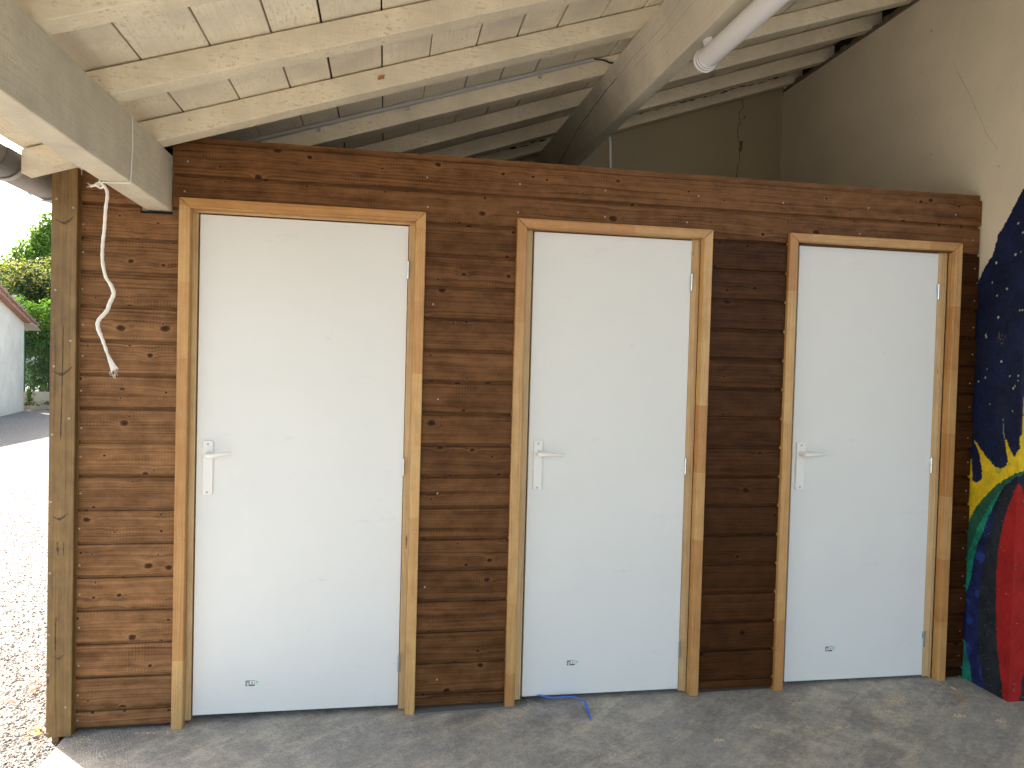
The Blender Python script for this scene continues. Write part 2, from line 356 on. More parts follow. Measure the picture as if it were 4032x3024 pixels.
# loose stones near the post
def pebbles(name, n, region, size, mat, label, cat, seed, zf, flat=0.55):
    r = random.Random(seed); m = MB()
    base = [(0,0,1),(0.9,0,0.1),(0.2,0.85,0),(-0.75,0.5,0.1),(-0.7,-0.6,0),(0.3,-0.9,0.1),(0,0,-0.6)]
    F = [(0,1,2),(0,2,3),(0,3,4),(0,4,5),(0,5,1),(6,2,1),(6,3,2),(6,4,3),(6,5,4),(6,1,5)]
    for _ in range(n):
        x, y = region(r); s = size * (0.45 + 1.1 * r.random()**2); w = r.random()*6.28; z = zf(x, y)
        sx, sy = s*(0.7+0.6*r.random()), s*(0.6+0.5*r.random())
        m.add([(x + (p[0]*math.cos(w)*sx - p[1]*math.sin(w)*sy), y + (p[0]*math.sin(w)*sx + p[1]*math.cos(w)*sy), z + p[2]*s*flat) for p in base], F)
    o = m.build(name, mat); tag(o, label, cat, kind='stuff'); return o
def m_stone():
    t = NT('stone_chips', 0.8, 0.3); ri = t.n('NewGeometry').outputs['Random Per Island']
    t.color(t.ramp(ri, [(0.0, (0.11, 0.095, 0.082)), (0.3, (0.20, 0.175, 0.15)), (0.65, (0.28, 0.255, 0.225)), (1.0, (0.42, 0.395, 0.36))])); return t.m
def reg_g(r):
    y = -0.6 + 7.5 * r.random()**1.6; return (-1.22 - (0.9 + 0.62*(y+0.6)) * r.random(), y)
pebbles('gravel_stones', 30000, reg_g, 0.0068, m_stone(), 'loose pinkish beige gravel stones lying outside beside the wooden post', 'gravel', 3, lambda x, y: gz(x, y) + 0.002)
M_dust = plain('sawdust', (0.60, 0.50, 0.34), 0.9, var=0.2, vscale=200)
def reg_s(r):
    u = r.random()
    if u < 0.35: return (r.gauss(-1.13, 0.035), r.gauss(-0.045, 0.035))
    if u < 0.6: return (-0.95 + r.random()*0.14, -0.005 - abs(r.gauss(0, 0.012)))
    if u < 0.7: return (-0.9 + r.gauss(0, 0.1), -0.2 + r.gauss(0, 0.06))
    if u < 0.85: return (0.2 + r.random()*2.6, -0.05 - 0.5*r.random())
    return (2.45 + r.gauss(0, 0.15), -0.06 - abs(r.gauss(0, 0.12)))
pebbles('sawdust', 420, reg_s, 0.0032, M_dust, 'small pale sawdust crumbs scattered on the concrete floor', 'sawdust', 9, lambda x, y: floor_z(x) + 0.001, 0.7)

# ------------------------------------------------------------ roof: beams, rafters, boarding
S = 0.345; ZR = 2.28
def under(x): return ZR + S * (x + 0.85)
roof = thing('porch_roof', 'cream painted timber porch roof with sloping rafters, two big beams and gapped boarding', 'roof', (0, 0, 2.28))
# eaves beam
m = MB(); m.hexa([(-0.946,-4.0,2.060),(-0.848,-4.0,2.058),(-0.848,0.06,2.062),(-0.946,0.06,2.062),(-0.946,-4.0,2.279),(-0.848,-4.0,2.279),(-0.848,0.06,2.279),(-0.946,0.06,2.279)])
o = m.build('beam', M_beam, roof, 0.004); o['label'] = 'eaves beam in grey shade, running out over the left of the porch'
# purlin, set square to the roof slope
def pur(y):                                       # left top corner
    return Vector((1.040 - 0.030 * (y + 0.2), y, 2.932 - 0.010 * (y + 0.2) - 0.003))
ca, sa = 0.9453, 0.3261
def ring(y):
    a = pur(y); d = Vector((sa, 0, -ca)) * 0.220; w = Vector((ca, 0, sa)) * 0.098
    return [a, a + d, a + d + w, a + w]
m = MB(); A = ring(-4.0); B = ring(1.92)
m.hexa([A[1], A[2], B[2], B[1], A[0], A[3], B[3], B[0]])
o = m.build('beam', M_beam, roof, 0.004); o['label'] = 'sunlit cracked purlin beam running back to the rear wall'
def rib1(name, mat, parent, *a, **k):
    mb = MB(); ribbon(mb, *a, **k); return mb.build(name, mat, parent)
def ribbon(mb, pts, w, nrm, jit=0.0, seed=1, sub=6):
    r = random.Random(seed); P = []
    for i in range(len(pts)-1):
        a, b = Vector(pts[i]), Vector(pts[i+1])
        for k in range(sub): P.append(a.lerp(b, k/sub))
    P.append(Vector(pts[-1])); nrm = Vector(nrm).normalized(); vs = []
    for i, p in enumerate(P):
        t = (P[min(i+1, len(P)-1)] - P[max(i-1, 0)]).normalized(); s = t.cross(nrm).normalized()
        p = p + s * (r.random()-0.5) * jit; ww = w * (0.45 + 0.8 * r.random()) * (0.25 if i in (0, len(P)-1) else 1)
        vs += [p + s*ww*0.5, p - s*ww*0.5]
    mb.add(vs, [(2*i, 2*i+1, 2*i+3, 2*i+2) for i in range(len(P)-1)])
m = MB()
def onpur(y, h):                                  # point on the purlin's left face, h below the top edge
    return pur(y) + Vector((sa, 0, -ca)) * h + Vector((-ca, 0, -sa)) * 0.0006
for pts, w in (([(-0.6,.035),(-0.25,.075),(0.05,.062),(0.27,.072)], .0012), ([(0.27,.070),(0.42,.070),(0.56,.076),(0.76,.086),(0.93,.094),(1.03,.108),(1.24,.14),(1.43,.165),(1.7,.185)], .0045), ([(0.70,.096),(0.85,.118),(0.96,.10)], .002), ([(-1.2,.07),(-0.8,.095),(-0.3,.11),(0.1,.10)], .0010)):
    rib1('crack', M_black, roof, [onpur(y, h) for y, h in pts], w, (ca, 0, sa), 0.003, 4)
# rafters
def rafter(y0, dy, w, xs, xe, seed):
    a = Vector((1, dy, S)); d0 = 0.0
    m = MB(); o0 = Vector((-0.85, y0, ZR)) + a * (xs + 0.85)
    m.obox(o0, a * (xe - xs), (0, w, 0), (0, 0, 0.085))
    m.build('rafter', M_raft, roof, 0.0025)
rr = [(-1.132, .045, .072, -1.298, 5.4), (-0.647, .060, .074, -1.298, 5.4), (-0.167, .054, .080, -1.298, 2.93), (0.325, .055, .075, -1.28, 2.93), (0.838, .018, .075, -1.25, 2.93), (1.285, .025, .075, -1.25, 2.93), (1.665, .024, .072, -1.25, 2.93)]
for i in range(5): rr.append((-1.612 - 0.48*i, .04, .075, -1.298, 5.4))
for i, (y, dy, w, xs_, xe_) in enumerate(rr): rafter(y, dy, w, xs_, xe_, i)
# boards across the rafters
jt = [-1.302, -1.12, -0.945, -0.765, -0.567, -0.384, -0.231, -0.040, 0.146, 0.334, 0.504, 0.672]
r2 = random.Random(5)
while jt[-1] < 5.3: jt.append(jt[-1] + 0.165 + 0.035 * r2.random())
m = MB()
for i in range(len(jt)-1):
    a, b = jt[i] + 0.0018 + 0.0026*r2.random(), jt[i+1] - 0.0018 - 0.0026*r2.random()
    yb = [-4.0, -3.2 + 0.8*r2.random(), 1.92] if i % 2 else [-4.0, -2.4 - r2.random()*0.6, 1.92]
    for k in range(2):
        y0, y1 = yb[k], yb[k+1] - 0.003
        zo = 0.0900 + 0.0025 * r2.random()
        za, zb = under(a) + zo, under(b) + zo
        m.hexa([(a,y0,za),(b,y0,zb),(b,y1,zb),(a,y1,za),(a,y0,za+.02),(b,y0,zb+.02),(b,y1,zb+.02),(a,y1,za+.02)])
m.build('roof_boards', M_plank, roof, 0.0015)
M_tile = plain('clay_tiles', (0.42, 0.17, 0.10), 0.85, var=0.35, vscale=9, bump=0.5)
m = MB()
za, zb = under(-1.30) + .112, under(5.6) + .112
m.hexa([(-1.30,-4.05,za),(5.6,-4.05,zb),(5.6,2.3,zb),(-1.30,2.3,za),(-1.36,-4.05,za+.03),(5.6,-4.05,zb+.05),(5.6,2.3,zb+.05),(-1.36,2.3,za+.03)])
m.cur = 1
m.build('roof_covering', [M_black, M_tile], roof)
m = MB()
y = -4.0
while y < 2.2:                                     # canal tile ends over the gutter
    m.tube([(-1.37, y, under(-1.37) + .225), (-1.0, y, under(-1.0) + .222)], [0.085, 0.075], 10); y += 0.21
m.build('roof_tiles', M_tile, roof)
# splintered chip of bare wood on the third rafter
m = MB(); M_raw = plain('raw_wood', (0.36, 0.17, 0.07), 0.8, var=0.3, vscale=80)
m.hexa([(-0.055,-0.129,2.598),(-0.030,-0.128,2.606),(-0.028,-0.1265,2.600),(-0.053,-0.1275,2.592),(-0.052,-0.129,2.608),(-0.026,-0.128,2.616),(-0.03,-0.1255,2.612),(-0.052,-0.1265,2.606)])
m.build('wood_splinter', M_raw, roof)

# ------------------------------------------------------------ gutter
gut = thing('gutter', 'grey plastic half-round gutter hung along the low left edge of the porch roof', 'gutter', (-1.39, 0, 2.2))
def arc(cx, cz, r, a0, a1, n): return [(cx + r*math.cos(R(a0+(a1-a0)*i/n)), cz + r*math.sin(R(a0+(a1-a0)*i/n))) for i in range(n+1)]
def trough(y0, y1, r, th, a0=180, a1=360):
    m = MB(); pr = arc(-1.392, 2.197, r, a0, a1, 20) + arc(-1.392, 2.197, r-th, a1, a0, 20)
    m.extrude(pr, 'y', y0, y1); return m
m = trough(-4.0, 2.3, 0.080, 0.003); m.tube([(-1.472,-4.0,2.197),(-1.472,2.3,2.197)], 0.007, 8); m.build('trough', M_grey, gut)
trough(-0.26, -0.155, 0.0845, 0.004).build('joint_collar', plain('dark_grey_pvc', (0.11, 0.105, 0.10), 0.4), gut)
M_gh = plain('galvanised_strap', (0.40, 0.39, 0.37), 0.45, 0.5)
for y in (-1.6, -0.9, -0.14, 0.22, 0.9): trough(y, y+0.028, 0.0885, 0.003, 178, 362).build('strap', M_gh, gut)

# ------------------------------------------------------------ walls
wall = thing('side_wall', 'tall cream rendered wall right of the cabin, its lower corner painted as a mural', 'wall', (2.806, -0.242, 0))
m = MB()
pr = [(2.806,-0.3),(2.806,3.535),(2.90,3.545),(2.90,3.659),(5.6,4.590),(5.6,-0.3)]
m.extrude(pr, 'y', -0.242, 2.3)
m.build('wall', M_wall, wall)
m = MB()                                          # rough mortar along the wall head
m2 = MB(); m2.box(2.865, 2.885, -0.24, 1.899, 3.50, 3.655); m2.build('wall_head_shade', M_black, wall)  # black strip standing in for the shade between the rafter ends
r3 = random.Random(2); y = -0.24
while y < 1.9:
    dl = 0.02 + 0.05*r3.random(); h = 0.006 + 0.022*r3.random()**2
    m.hexa([(2.800-h*0.3,y,3.52),(2.86,y,3.52),(2.86,y+dl,3.52),(2.800-h*0.3,y+dl,3.52),(2.803,y,3.535+h),(2.86,y,3.538+h),(2.86,y+dl,3.538+h),(2.804,y+dl,3.535+h)]); y += dl
m.build('mortar', plain('old_mortar', (0.22, 0.175, 0.12), 0.95, var=0.4, vscale=40, bump=0.6), wall)
# hairline cracks
m = MB()
ribbon(m, [(2.8052, 0.26, 3.1), (2.8052, 0.12, 2.86), (2.8052, 0.02, 2.66), (2.8052, -0.06, 2.55)], 0.0012, (1,0,0), 0.004, 6)
m.build('crack', plain('crack_shadow', (0.20, 0.16, 0.11), 0.95), wall)

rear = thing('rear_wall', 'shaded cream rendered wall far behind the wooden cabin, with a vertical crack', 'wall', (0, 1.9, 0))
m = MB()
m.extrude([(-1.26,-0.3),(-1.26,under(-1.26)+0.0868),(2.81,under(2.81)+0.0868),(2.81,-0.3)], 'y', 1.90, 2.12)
m.build('wall', M_wall_shaded, rear)
M_crk = plain('crack_dark', (0.10, 0.075, 0.045), 0.95)
rib1('crack', M_crk, rear, [(2.4836,1.8992,3.4372),(2.4977,1.8992,3.3925),(2.4682,1.8992,3.3499),(2.477,1.8992,3.2817),(2.4601,1.8992,3.2344),(2.4651,1.8992,3.1659),(2.4796,1.8992,3.1096),(2.4805,1.8992,3.0176),(2.4659,1.8992,2.9071),(2.46,1.8992,2.7)], 0.006, (0,1,0), 0.008, 2)
rib1('crack', M_crk, rear, [(2.490,1.899,3.15),(2.492,1.899,3.10),(2.484,1.899,3.07)], 0.022, (0,1,0), 0.01, 5)
rib1('crack', M_crk, rear, [(2.515,1.899,3.325),(2.505,1.899,3.312)], 0.016, (0,1,0), 0.004, 8)
rib1('crack', M_crk, rear, [(2.40,1.899,3.445),(2.47,1.899,3.462),(2.50,1.899,3.43)], 0.007, (0,1,0), 0.004, 8)
m = MB()                                          # cobwebby dirt strip along the last rafter
x = -0.6
while x < 2.75:
    dx = 0.03 + 0.06*r3.random(); h = 0.004 + 0.014*r3.random()
    ribbon(m, [(x, 1.668+0.024*(x+.85)-0.003, under(x)+0.078-h), (x+dx, 1.668+0.024*(x+.85)-0.003, under(x+dx)+0.078-h)], 0.010*r3.random()+0.003, (0,1,0), 0.006, int(x*1000) & 255, 3); x += dx
m.build('dirt', plain('black_dirt', (0.03, 0.022, 0.015), 0.95), rear)

gab = thing('far_side_wall', 'cream rendered wall closing the far right end of the porch', 'wall', (5.5, -3, 0))
m = MB(); m.extrude([(5.5,-0.3),(5.5,4.55),(5.72,4.63),(5.72,-0.3)], 'y', -4.0, -0.243); m.build('wall', M_wall, gab)

# ------------------------------------------------------------ mural: pigment in wall coordinates (s = along the wall, round its corner)
SKY = [(-.06,1.90),(-0.0209,1.9668),(-0.011,1.9876),(0.002,2.0123),(0.0176,2.0278),(0.0527,2.0749),(0.0643,2.1161),(0.0748,2.1572),(0.1186,2.2088),(0.1605,2.2759),(0.1787,2.3052),(0.2087,2.3478),(0.2142,2.3711),(.27,2.46),(.36,2.52),(.5,2.5),(.75,2.35),(.9,2.1),(1.0,1.7),(1.05,1.2),(1.05,-.1),(-.06,-.1)]
YEL = [(-0.06,1.05),(-0.0171,1.10),(-0.0072,1.1852),(0.0281,1.1493),(0.0683,1.1105),(0.1126,1.0775),(0.1547,1.0664),(0.1839,1.0917),(0.1856,1.1171),(0.1745,1.1747),(0.1665,1.2117),(0.178,1.2045),(0.1984,1.1607),(0.2236,1.1321),(0.2415,1.1658),(0.251,1.2402),(0.2549,1.3145),(0.263,1.50),(.36,1.62)]
ARC = [(-.06,.70),(-0.0121,0.815),(0.005,0.8541),(0.0259,0.8803),(0.0569,0.9169),(0.0874,0.9528),(0.1277,0.9898),(0.1674,1.02),(0.2064,1.0446),(0.235,1.0639),(0.2736,1.0749),(.36,1.084)]
INN = [(-.06,.38),(-0.0129,0.4702),(-0.004,0.4953),(0.0131,0.5982),(0.0218,0.6449),(0.0359,0.6927),(0.0652,0.7611),(0.0838,0.8175),(0.1127,0.8754),(0.1454,0.9501),(0.1593,0.978),(0.1883,1.0082),(0.236,1.045),(0.2743,1.0625),(.36,1.068)]
CHA = [(0.2196,-.1),(0.1259,0.0231),(0.1027,0.0564),(0.0822,0.1355),(0.0668,0.2174),(0.0568,0.3018),(0.0584,0.4786),(0.073,0.6144),(0.098,0.7513),(0.1522,0.9172),(0.1891,0.9915),(.30,1.045)]
MID = [(-.06,.55),(-.0121,.66),(.01,.715),(.035,.78),(.07,.845),(.11,.91),(.15,.968),(.20,1.02),(.25,1.053),(.36,1.062)]
RED = [(0.2196,-.1),(0.2111,0.0863),(0.1947,0.1472),(0.185,0.1944),(0.1724,0.2577),(0.1629,0.3397),(0.1575,0.4234),(0.1541,0.5079),(0.1517,0.5928),(0.1544,0.679),(0.1653,0.7669),(0.1861,0.8561),(0.212,0.9368),(0.2295,0.9816),(0.247,1.0186),(0.2669,1.0003),(0.2791,0.9671),(.305,.86),(.325,.66),(.330,.45),(.322,.2),(.302,.02),(.298,-.1)]
TEAR = [(-0.0078,1.1763),(-0.0186,1.1261),(-0.0171,1.0551),(-0.0137,0.9932),(0.0094,0.9809),(0.031,0.9914),(0.0429,1.0153),(0.0446,1.0462),(0.0309,1.097),(0.0116,1.1474)]
TEALB = [(-.06,.22),(-0.0146,0.2043),(-0.0055,0.1628),(0.0043,0.1307),(0.0233,0.0937),(0.0321,0.0349),(0.036,-.1),(-.06,-.1)]
STARS = [(0.1877,2.1893),(0.2154,2.1431),(0.2082,2.0563),(0.1801,2.0497),(0.0743,2.0263),(0.0568,1.9365),(0.1409,1.8989),(0.0866,1.8726),(0.2168,1.7959),(0.2294,1.795),(0.1003,1.7699),(0.0322,1.6913),(0.0348,1.6816),(0.1276,1.5648),(0.0472,1.5293),(0.0397,1.4882),(0.0001,1.4689),(0.1779,1.4977),(0.2242,1.5011),(0.2234,1.4779),(0.1987,1.4423),(0.208,1.4535),(0.071,1.3652),(0.2,1.3399)]
SR = [.0055,.005,.004,.0055,.0062,.0042,.0055,.004,.0045,.0045,.006,.005,.005,.006,.004,.0042,.0045,.003,.004,.003,.0055,.004,.003,.003]
def inpoly(X, Y, P):
    r = np.zeros(X.shape, bool); n = len(P)
    for i in range(n):
        x0, y0 = P[i]; x1, y1 = P[(i+1) % n]
        c = ((y0 > Y) != (y1 > Y))
        with np.errstate(divide='ignore', invalid='ignore'):
            r ^= c & (X < (x1-x0)*(Y-y0)/(y1-y0 + 1e-12) + x0)
    return r
def vnoise(X, Y, f, seed):
    g = np.random.RandomState(seed).rand(512, 512); x = X*f; y = Y*f; xi = np.floor(x).astype(int); yi = np.floor(y).astype(int)
    u = x-xi; v = y-yi; u = u*u*(3-2*u); v = v*v*(3-2*v)
    G = lambda a, b: g[a % 512, b % 512]
    return (G(xi,yi)*(1-u)+G(xi+1,yi)*u)*(1-v) + (G(xi,yi+1)*(1-u)+G(xi+1,yi+1)*u)*v - 0.5
def mural():
    h = 0.0035; s = np.concatenate([np.arange(-0.0475, 0.242, h), [0.242], np.arange(0.2455, 1.06, 0.006)])
    z = np.arange(0.022, 2.56, h); Sg, Zg = np.meshgrid(s, z)
    J = vnoise(Sg, Zg, 160, 1)*0.006 + vnoise(Sg, Zg, 45, 2)*0.006; K = vnoise(Sg, Zg, 160, 3)*0.006 + vnoise(Sg, Zg, 45, 4)*0.006
    X = Sg + J; Z = Zg + K; Xm = np.where(X > 0.36, 0.72 - X, X)
    col = np.zeros(Sg.shape + (3,)); al = inpoly(X, Z, SKY)
    # left boundary of the paint above the sky edge stays bare wall
    b1 = vnoise(Sg, Zg, 14, 5); b2 = vnoise(Sg, Zg, 60, 6); b3 = vnoise(Sg, Zg*0.35, 220, 7)
    def put(mask, c, var=0.25):
        k = 1 + var*(b1*0.9 + b2*0.6 + b3*0.7)
        for i in range(3): col[..., i] = np.where(mask, c[i]*k, col[..., i])
    put(al, (0.010, 0.016, 0.055), 0.7)
    put(al & (vnoise(Sg, Zg, 7, 9) > 0.26) & (vnoise(Sg, Zg, 90, 10) > 0.1) & (Z > 1.2), (0.020, 0.020, 0.038), 0.6)
    put(al & ((X-.118)**2/.0007 + (Z-1.672)**2/.0012 < 1) & (vnoise(Sg, Zg, 120, 11) > 0.12), (0.12, 0.10, 0.06), 0.5)
    yel = inpoly(Xm, Z, YEL + [(.36,.6),(-.06,.6)]) & al; put(yel, (0.72, 0.50, 0.018), 0.35)
    put(yel & (Z < 1.11) & (Xm > .12) & (Xm < .20) & (Z > 1.045) & (vnoise(Sg, Zg, 30, 12) > 0.0), (0.42, 0.42, 0.03), 0.3)
    put(al & (np.abs(X - (.148 + .0*(Z-1.2)) - (1.32-Z)*0.14) < .0028*np.clip((1.33-Z)*9, .1, 1)) & (Z > 1.2) & (Z < 1.32), (0.30, 0.31, 0.36), 0.5)
    put(inpoly(Xm, Z, TEAR) & al, (0.010, 0.015, 0.055), 0.5)
    arc = inpoly(Xm, Z, ARC + [(.36,-.1),(-.06,-.1)]) & al; put(arc, (0.022, 0.105, 0.060), 0.5)
    put(inpoly(Xm, Z, MID + [(.36,-.1),(-.06,-.1)]) & al, (0.015, 0.235, 0.155), 0.8)
    inn = inpoly(Xm, Z, INN + [(.36,-.1),(-.06,-.1)]) & al; put(inn, (0.014, 0.020, 0.085), 0.7)
    put(inn & (Z > .86), (0.010, 0.012, 0.035), 0.6)
    put(inn & (vnoise(Sg, Zg, 22, 13) > 0.18) & (Z < .8), (0.020, 0.045, 0.20), 0.6)
    put(inpoly(Xm, Z, CHA + [(.36,1.05),(.36,-.1)]) & al, (0.018, 0.022, 0.028), 0.8)
    put(inpoly(Xm, Z, TEALB) & al, (0.02, 0.20, 0.15), 0.8)
    red = inpoly(X, Z, RED) & al; put(red, (0.34, 0.014, 0.013), 0.35)
    # chipped flecks low down
    fl = al & (vnoise(Sg, Zg, 230, 14) > 0.455) & (vnoise(Sg, Zg, 20, 15) > 0.08 - (0.9 - Z).clip(0, 1)*0.2) & (Z < 1.0); put(fl, (0.22, 0.21, 0.22), 0.4)
    for (a, b), r_ in zip(STARS, SR): put((Sg-a)**2 + ((Zg-b)*0.85)**2 < (r_*.82)**2, (0.62, 0.64, 0.45), 0.2)
    rs = random.Random(4)
    for _ in range(40):
        a = .26 + .75*rs.random(); b = 1.3 + 1.0*rs.random(); put(((Sg-a)**2 + (Zg-b)**2 < (.003+.003*rs.random())**2) & al & ~yel, (0.62, 0.64, 0.45), 0.2)
    flat = (Sg <= 0.2421)
    off = 0.0012
    PX = np.where(flat, 2.806 - off, 2.806 + (Sg - 0.242)); PX = np.where(np.abs(Sg-0.242) < 1e-4, 2.806 - off, PX)
    PY = np.where(flat, -Sg, -0.242 - off); PY = np.where(np.abs(Sg-0.242) < 1e-4, -0.242 - off, PY)
    w = parent_world(wall); V = np.stack([PX - w.x, PY - w.y, Zg - w.z], -1).reshape(-1, 3)
    nz_, ns = Sg.shape; idx = np.arange(nz_*ns).reshape(nz_, ns)
    q = np.stack([idx[:-1,:-1], idx[:-1,1:], idx[1:,1:], idx[1:,:-1]], -1)
    keep = al[:-1,:-1] & al[:-1,1:] & al[1:,1:] & al[1:,:-1]; q = q[keep]
    me = bpy.data.meshes.new('mural'); me.from_pydata(V.tolist(), [], q.tolist())
    ca_ = me.color_attributes.new('pigment', 'FLOAT_COLOR', 'POINT')
    C = np.concatenate([np.clip(col, 0, 1), np.ones(Sg.shape + (1,))], -1).reshape(-1).astype('f'); ca_.data.foreach_set('color', C)
    bm = bmesh.new(); bm.from_mesh(me); bmesh.ops.delete(bm, geom=[v for v in bm.verts if not v.link_faces], context='VERTS'); bm.to_mesh(me); bm.free()
    t = NT('mural_paint', 0.6, 0.2); c = t.attr('pigment').outputs['Color']; t.color(c)
    v = t.obj(); fine = t.noise(v, 75, 4, 0.6)[0]; mid = t.noise(v, 17, 4, 0.6)[0]
    t.bump(t.math('ADD', fine, t.math('MULTIPLY', mid, 0.8)), 0.5, 0.008)
    me.materials.append(t.m); o = bpy.data.objects.new('mural', me); COL.objects.link(o); o.parent = wall
    o['label'] = 'night sky with white dots above a yellow sun, green arc and red shape'
mural()

# ------------------------------------------------------------ wooden cabin front
cab = thing('wooden_cabin', 'brown stained boarded cabin front holding three white doors under the porch', 'cabin', (0, 0.02, 0))
P = 0.13333; ZK = lambda k: 0.067 + P*(k)       # top edge of board k
YF = 0.020
CAS = [(-0.816, 0.154, 2.115), (0.541, 1.429, 2.115), (1.800, 2.692, 2.124)]
m = MB(); sid = 1.0
def board(x0, x1, z0, z1, bid, tongue=0.0123):
    m.id = bid
    pr = [(YF+.004, z0), (YF, z0+.004), (YF, z1-.003), (YF+.0022, z1), (YF+.0135, z1+.0004), (YF+.0135, z1+tongue), (YF+.018, z1+tongue), (YF+.018, z0)]
    m.extrude(pr, 'x', x0, x1)
GR = 0.0125
XL, XR = -1.176, 2.7985
for k in range(0, 18):
    z1 = ZK(k); z0 = ZK(k-1) + GR if k else 0.006
    base = 10.0*k + 3.1; m.stain = 0.42  # column tones step darker rightwards, painting in the falloff of light
    if k <= 15:
        if k == 15:
            for a, b, zz in ((XL, -0.962, z1), (-0.962, -0.843, 2.047), (-0.843, CAS[0][0], z1)): board(a, b, z0, zz, base, 0.0123 if zz == z1 else 0.0)
        else: board(XL, CAS[0][0], z0, z1, base)
        zz0 = z0 if k else 0.022
        m.stain = -.14; board(CAS[0][1], CAS[1][0], zz0, z1, base+1.7)  # tone darkened for the light falloff
        m.stain = -.58; board(CAS[1][1], CAS[2][0], zz0 + (0.01 if not k else 0), z1, base+2.9)  # darker again for the light falloff
        m.stain = -.66; board(CAS[2][1], XR + 0.004*math.sin(k*2.3), zz0 + (0.01 if not k else 0), z1, base+4.1)  # darkest column of the painted light falloff
    else:
        if k == 16: board(XL, -0.962, z0, z1, base)
        else: board(XL, -1.02, z0, 2.285, base)
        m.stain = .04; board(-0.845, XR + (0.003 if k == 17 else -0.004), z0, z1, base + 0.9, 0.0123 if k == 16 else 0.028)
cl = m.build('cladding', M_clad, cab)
# screws through the boards
m = SB(); r4 = random.Random(11)
for k in range(0, 16):
    zc = ZK(k) - 0.066 if k else 0.035
    m.screw(-1.170 + 0.004*r4.random(), YF - .0004, zc + 0.03*(r4.random()-.5))
    m.screw(2.775 + 0.008*r4.random(), YF - .0004, zc + 0.03*(r4.random()-.5))
    if k % 3 == 1: m.screw(CAS[0][1] + 0.03 + .1*r4.random(), YF - .0004, zc)
for x in (-0.79, 0.155, 0.55, 0.93, 1.36, 1.77, 2.20, 2.66): m.screw(x, YF - .0004, 2.262 + 0.006*(r4.random()-.5))
for x in (-0.80, 0.16, 0.545, 0.93, 1.31, 2.16, 2.76): m.screw(x, YF - .0004, 2.142 + 0.006*(r4.random()-.5))
m.build(cab)
# dark framing and lining behind the boards, with an unseen light-blocking ceiling
m = MB(); M_back = plain('dark_lining', (0.05, 0.032, 0.02), 0.85)
m.box(XL, -0.97, 0.0385, 0.06, -0.01, 2.19); m.box(-0.97, -0.84, 0.0385, 0.06, -0.01, 2.04); m.box(-0.84, -0.80, 0.0385, 0.06, 0.0, 2.3)
m.box(-0.84, 2.80, 0.0385, 0.06, 2.12, 2.352)
for a, b in ((0.14, 0.555), (1.41, 1.815), (2.675, 2.80)): m.box(a, b, 0.0385, 0.06, 0.0, 2.119)
m.box(-1.24, -1.20, 0.10, 1.89, -0.02, 2.12); m.box(-1.2, 2.80, 0.07, 1.89, 2.30, 2.32)  # second box: unseen ceiling added to keep light from leaking through
m.box(-1.0, 2.7, 0.32, 0.34, 0.0, 2.29)
m.build('lining_and_unseen_ceiling', M_back, cab)
m = MB(); m.box(-0.9615, -0.8435, 0.034, 0.055, 2.032, 2.0575); m.build('notch_shade', M_black, cab)  # black block standing in for the shade in the slot under the beam
# closing board above the eaves beam at its outer end
m = MB(); m.hexa([(-0.846,0.021,2.20),(-0.842,0.021,2.20),(-0.842,1.9,2.20),(-0.846,1.9,2.20),(-0.846,0.021,2.36),(-0.842,0.021,2.36),(-0.842,1.9,2.36),(-0.846,1.9,2.36)])
m.box(-0.948, -0.848, 0.07, 1.88, 2.10, 2.365)
m.build('eaves_infill', plain('infill_paint', (0.16, 0.14, 0.115), 0.85, var=0.2), cab)
# left corner post
m = MB(); m.id = 2.0
m.box(-1.270, -1.178, -0.014, 0.020, -0.010, 2.20)
m.build('corner_post', M_post, cab, 0.003)
m = MB(); m.id = 5.0; m.box(-1.262, -1.236, 0.0205, 0.10, -0.052, 2.15); m.box(-1.2355, -1.177, 0.0205, 0.06, -0.004, 2.18)
m.build('inner_post', M_post, cab, 0.002)
m = SB()
for x, z in ((-1.252,2.075),(-1.252,1.728),(-1.255,1.435),(-1.258,1.172),(-1.260,0.912),(-1.260,0.635),(-1.262,0.395),(-1.262,0.237),(-1.262,0.008),(-1.192,2.045),(-1.197,1.535),(-1.199,1.235),(-1.199,0.107)): m.screw(x, -0.0146, z, 0.0042)
m.build(cab)
M_kn = plain('post_knot', (0.085, 0.055, 0.026), 0.8, var=0.55, vscale=150)
def post_knot(xc, zk, k, seed):
    # a split spike knot: an oval heart with two tapering wings, a hair proud of the face
    r = random.Random(seed); m = MB(); y = -.0145
    n = 14; pts = [(xc + k*.010*math.cos(6.283*i/n)*(1+.25*r.random()), y, zk + k*.006*math.sin(6.283*i/n)*(1+.3*r.random())) for i in range(n)]
    m.add(pts, [tuple(range(n))])
    for dx, dz, w in ((-.036, .017, .0045), (.040, .034, .0075)):
        top, bot = [], []
        for i in range(9):
            u = i/8; cx = xc + dx*k*u; cz = zk - .002*k + dz*k*u**1.6; h = w*k*math.sin(math.pi*min(1, .25+.75*u))**.8*(.8+.4*r.random()) + .0004
            top.append((cx, y + .0001, cz + h)); bot.append((cx, y + .0001, cz - h*.45))
        m.add(top + bot, [(i, i+1, 10+i, 9+i) for i in range(8)])
    m.build('knot', M_kn, cab)
for zk, xc, sc_ in ((1.985,-1.224,.9),(1.405,-1.228,1.0),(0.845,-1.228,.8),(0.300,-1.226,.6)): post_knot(xc, zk, sc_, int(zk*100))
M_shk = plain('post_shake', (0.05, 0.03, 0.014), 0.9)
